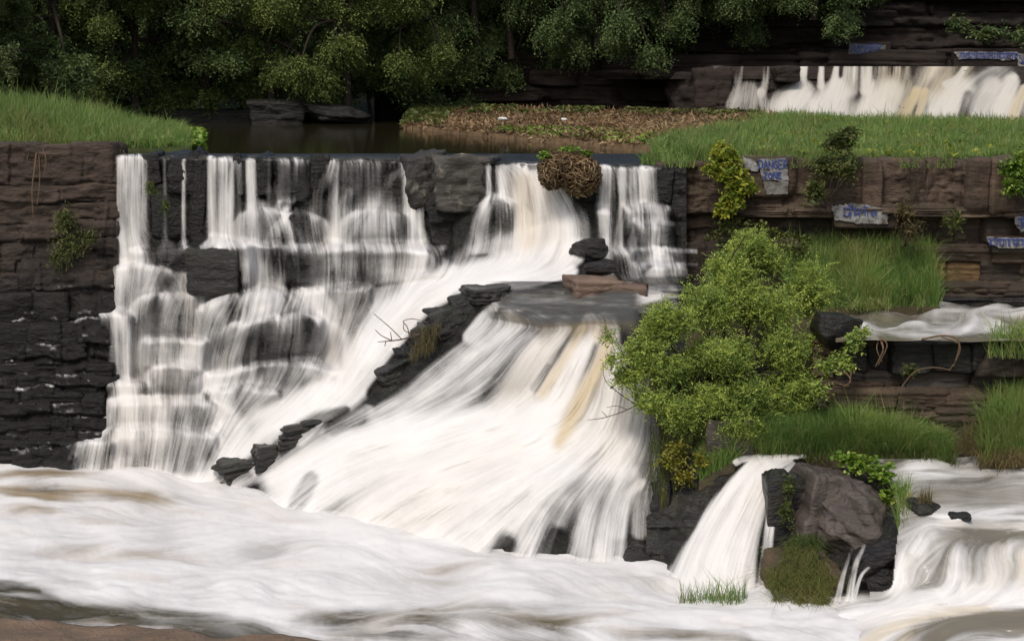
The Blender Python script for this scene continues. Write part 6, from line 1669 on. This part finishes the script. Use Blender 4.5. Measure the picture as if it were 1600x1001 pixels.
# hanging moss slope by the boulder
C_MOSS = [(1180, 962, 28.1), (1308, 950, 28.2), (1214, 842, 29.3), (1290, 842, 29.1)]
boulder('rock_mossy', (1186, 846, 1306, 968), 29.2, 1.2, "rounded mossy rock under the grey boulder, shaggy with grass", 548)
boulder('rock_mossy', (1056, 938, 1236, 968), 28.6, 0.9, "low mossy islet rock at the foot of the small fall", 549)
u_, v_, r_ = uv(5200, 62)
sel = ((u_ - .5) / .5) ** 2 + ((v_ - .42) / .6) ** 2 < 0.85 + 0.5 * vnoise(np.stack([u_ * 6, v_ * 6, 0 * u_], -1), 5)
P2 = quad_point(C_MOSS, u_[sel], v_[sel], 0.14, 2.0, 61)
r_ = np.random.default_rng(63); P2[:, 1] -= 0.05
V, F, vv = blades(P2, r_.uniform(0.05, 0.34, len(P2)) * (0.6 + 0.8 * (0.5 + 0.5 * fbm(P2 * 2.5, 3, 9))), r_.uniform(.007, .014, len(P2)), np.abs(r_.normal(1.0, 0.4, len(P2))), np.clip(r_.random(len(P2)) * 0.6 + 0.4 * (P2[:, 2] < -6.3), 0, 1), r_)
V[4::5, 2] -= 0.16; V[4::5, 1] -= 0.05
obj("grass", mesh_np("grass", V, F, {"var": vv}, False), M['moss'], kind='stuff', label="shaggy moss and grass hanging on the slope under the grey boulder")
P2 = quad_point([(1402, 840, 28.6), (1425, 838, 28.6), (1398, 770, 29.6), (1420, 770, 29.6)], *uv(320, 10)[:2], 0.02, 0.8, 6)
grass("grass", P2, np.full(len(P2), 0.5), 0.014, 0.5, 'grass_bank', "dark reeds at the edge of the grey boulder by the rapids", 40, 1.5)
P2 = quad_point([(1436, 798, 28.7), (1456, 798, 28.7), (1438, 790, 28.9), (1454, 790, 28.9)], *uv(90, 11)[:2], 0.01, 0.8, 6)
grass("grass_tuft", P2, np.full(len(P2), 0.42), 0.014, 0.25, 'grass_dry', "lone upright tuft on the small stone in the rapids", 41, 1.5, kind=None, cat="plant")
P2 = quad_point([(640, 560, 35.75), (672, 548, 35.75), (650, 512, 36.0), (690, 505, 36.0)], *uv(420, 12)[:2], 0.02, 0.8, 6)
r_ = np.random.default_rng(64)
V, F, vv = blades(P2, r_.uniform(0.05, 0.1, len(P2)), np.full(len(P2), .012), np.abs(r_.normal(1.0, 0.4, len(P2))), r_.random(len(P2)) * .7, r_)
V[4::5, 2] -= 0.25; V[4::5, 1] -= 0.06
obj("hanging_moss", mesh_np("hanging_moss", V, F, {"var": vv * 0.6}, False), M['grass_dry'], label="brown moss hanging from the dark ridge beside the dead twig", cat="moss")
P2 = quad_point([(1012, 880, 31.2), (1085, 850, 31.3), (1015, 590, 33.0), (1105, 600, 32.6)], *uv(4800, 13)[:2], 0.02, 0.8, 6)
P2 = P2[fbm(P2 * np.array([2.2, 0, .9]), 3, 17) > -0.08]
r_ = np.random.default_rng(65); P2[:, 1] -= 0.12
V, F, vv = blades(P2, r_.uniform(0.03, 0.08, len(P2)), r_.uniform(.008, .016, len(P2)), np.abs(r_.normal(.8, 0.4, len(P2))), r_.random(len(P2)), r_)
V[4::5, 2] -= r_.uniform(0.1, 0.45, len(P2))
obj("grass", mesh_np("grass", V, F, {"var": vv}, False), M['moss'], kind='stuff', label="stringy moss and dry grass hanging on the cliff under the big bush")

def rosettes(name, P, L, mat, label, seed, per=4, tilt=0.7, W=0.8):
    r = np.random.default_rng(seed); n = len(P) * per
    B = np.repeat(P, per, 0); a = r.uniform(0, 2 * math.pi, n)
    ax = np.stack([np.cos(a), np.sin(a), r.uniform(0.1, tilt * 1.6, n)], -1)
    up = unit(np.array([0, 0, 1.0]) + r.normal(0, 0.3, (n, 3)))
    l = L * r.uniform(0.6, 1.3, n)
    cl = np.repeat(0.5 + 0.5 * fbm(P * 0.9, 3, seed), per)
    me = leaf_mesh(name, B, ax, up, l, l * W, np.clip(0.5 * cl + 0.5 * r.random(n), 0, 1), 0.2, 'round')
    return obj(name, me, M[mat], label=label, kind='stuff')
u_, v_, r_ = uv(2600, 14)
rosettes("water_plants", quad_point([(-60, 236, 41.95), (318, 228, 44.0), (-60, 214, 43.0), (318, 205, 53)], u_, v_, 0.05), 0.19, 'leaf_hyacinth', "broad leaved water plants along the edge of the grass bank", 71)
u_, v_, r_ = uv(1500, 15)
rosettes("water_plants", quad_point([(770, 209, Yz(209, .05)), (1040, 232, Yz(232, .05)), (790, 203, Yz(203, .12)), (1040, 208, Yz(208, .15))], u_, v_, 0.05), 0.2, 'leaf_hyacinth', "green water plants along the pond edge of the mudflat", 72)
u_, v_, r_ = uv(1500, 16); kp = vnoise(np.stack([u_ * 22, v_ * 2, 0 * u_], -1), 4) > 0.05; u_, v_ = u_[kp], v_[kp]
rosettes("undergrowth", quad_point([(660, 176, Yz(176, .4)), (1120, 184, Yz(184, .4)), (690, 165, Yz(165, .55)), (1190, 176, Yz(176, .55))], u_, v_, 0.08), 0.2, 'leaf_dark', "low green weeds along the back of the mudflat", 73)
u_, v_, r_ = uv(700, 17)
rosettes("undergrowth", quad_point([(630, 196, Yz(196, .1)), (690, 200, Yz(200, .1)), (645, 172, Yz(172, .45)), (700, 172, Yz(172, .45))], u_, v_, 0.08), 0.24, 'leaf_dark', "green weeds at the tip of the mudflat under the trees", 74)
u_, v_, r_ = uv(22000, 18)
Pm = quad_point(C_MUD, u_, v_, 0.1, 1.0, 3); nM = len(Pm)
me = leaf_mesh("debris", Pm + np.array([0, 0, 0.03]), unit(r_.normal(size=(nM, 3)) * [1, 1, 0.5]), unit(np.array([0, 0, 1.0]) + r_.normal(0, .6, (nM, 3))), r_.uniform(.08, .3, nM), r_.uniform(.03, .09, nM), np.clip(.5 + .5 * fbm(Pm * .8, 3, 4) * 1.2 + r_.normal(0, .2, nM), 0, 1))
obj("debris", me, M['debris'], kind='stuff', label="dead brown leaves and stalks strewn over the mudflat")
u_, v_, r_ = uv(260, 19)
rosettes("undergrowth", quad_point([(1130, 330, 37.5), (1270, 372, 37.2), (1100, 380, 37.3), (1260, 400, 37.0)], u_, v_, 0.1), 0.12, 'leaf_dark', "low green weeds between the painted rock and the big bush", 75, W=0.4)
u_, v_, r_ = uv(700, 20, 1.3)
rosettes("undergrowth", quad_point(C_FIELD, u_, v_, 0.15, 0.4, 2) + np.array([0, 0, 0.12]), 0.16, 'leaf_yellow', "scattered broad weeds among the short grass of the field", 76, W=0.6)
for k, (px, py, Y, s, lb) in enumerate([(786, 186, Yz(186, .42), .3, "scrap of white litter lying on the mudflat near the trees"), (882, 187, Yz(187, .45), .2, "small scrap of white litter on the middle of the mudflat")]):
    me = rock_mesh(950 + k, 4, 'boulder', 0.15, 0, 6); 
    o = obj("litter_scrap", shared(me, M['litter']), loc=Vector(at(px, py, Y)), label=lb, cat="litter"); o.scale = (s, s * .8, s * .5)
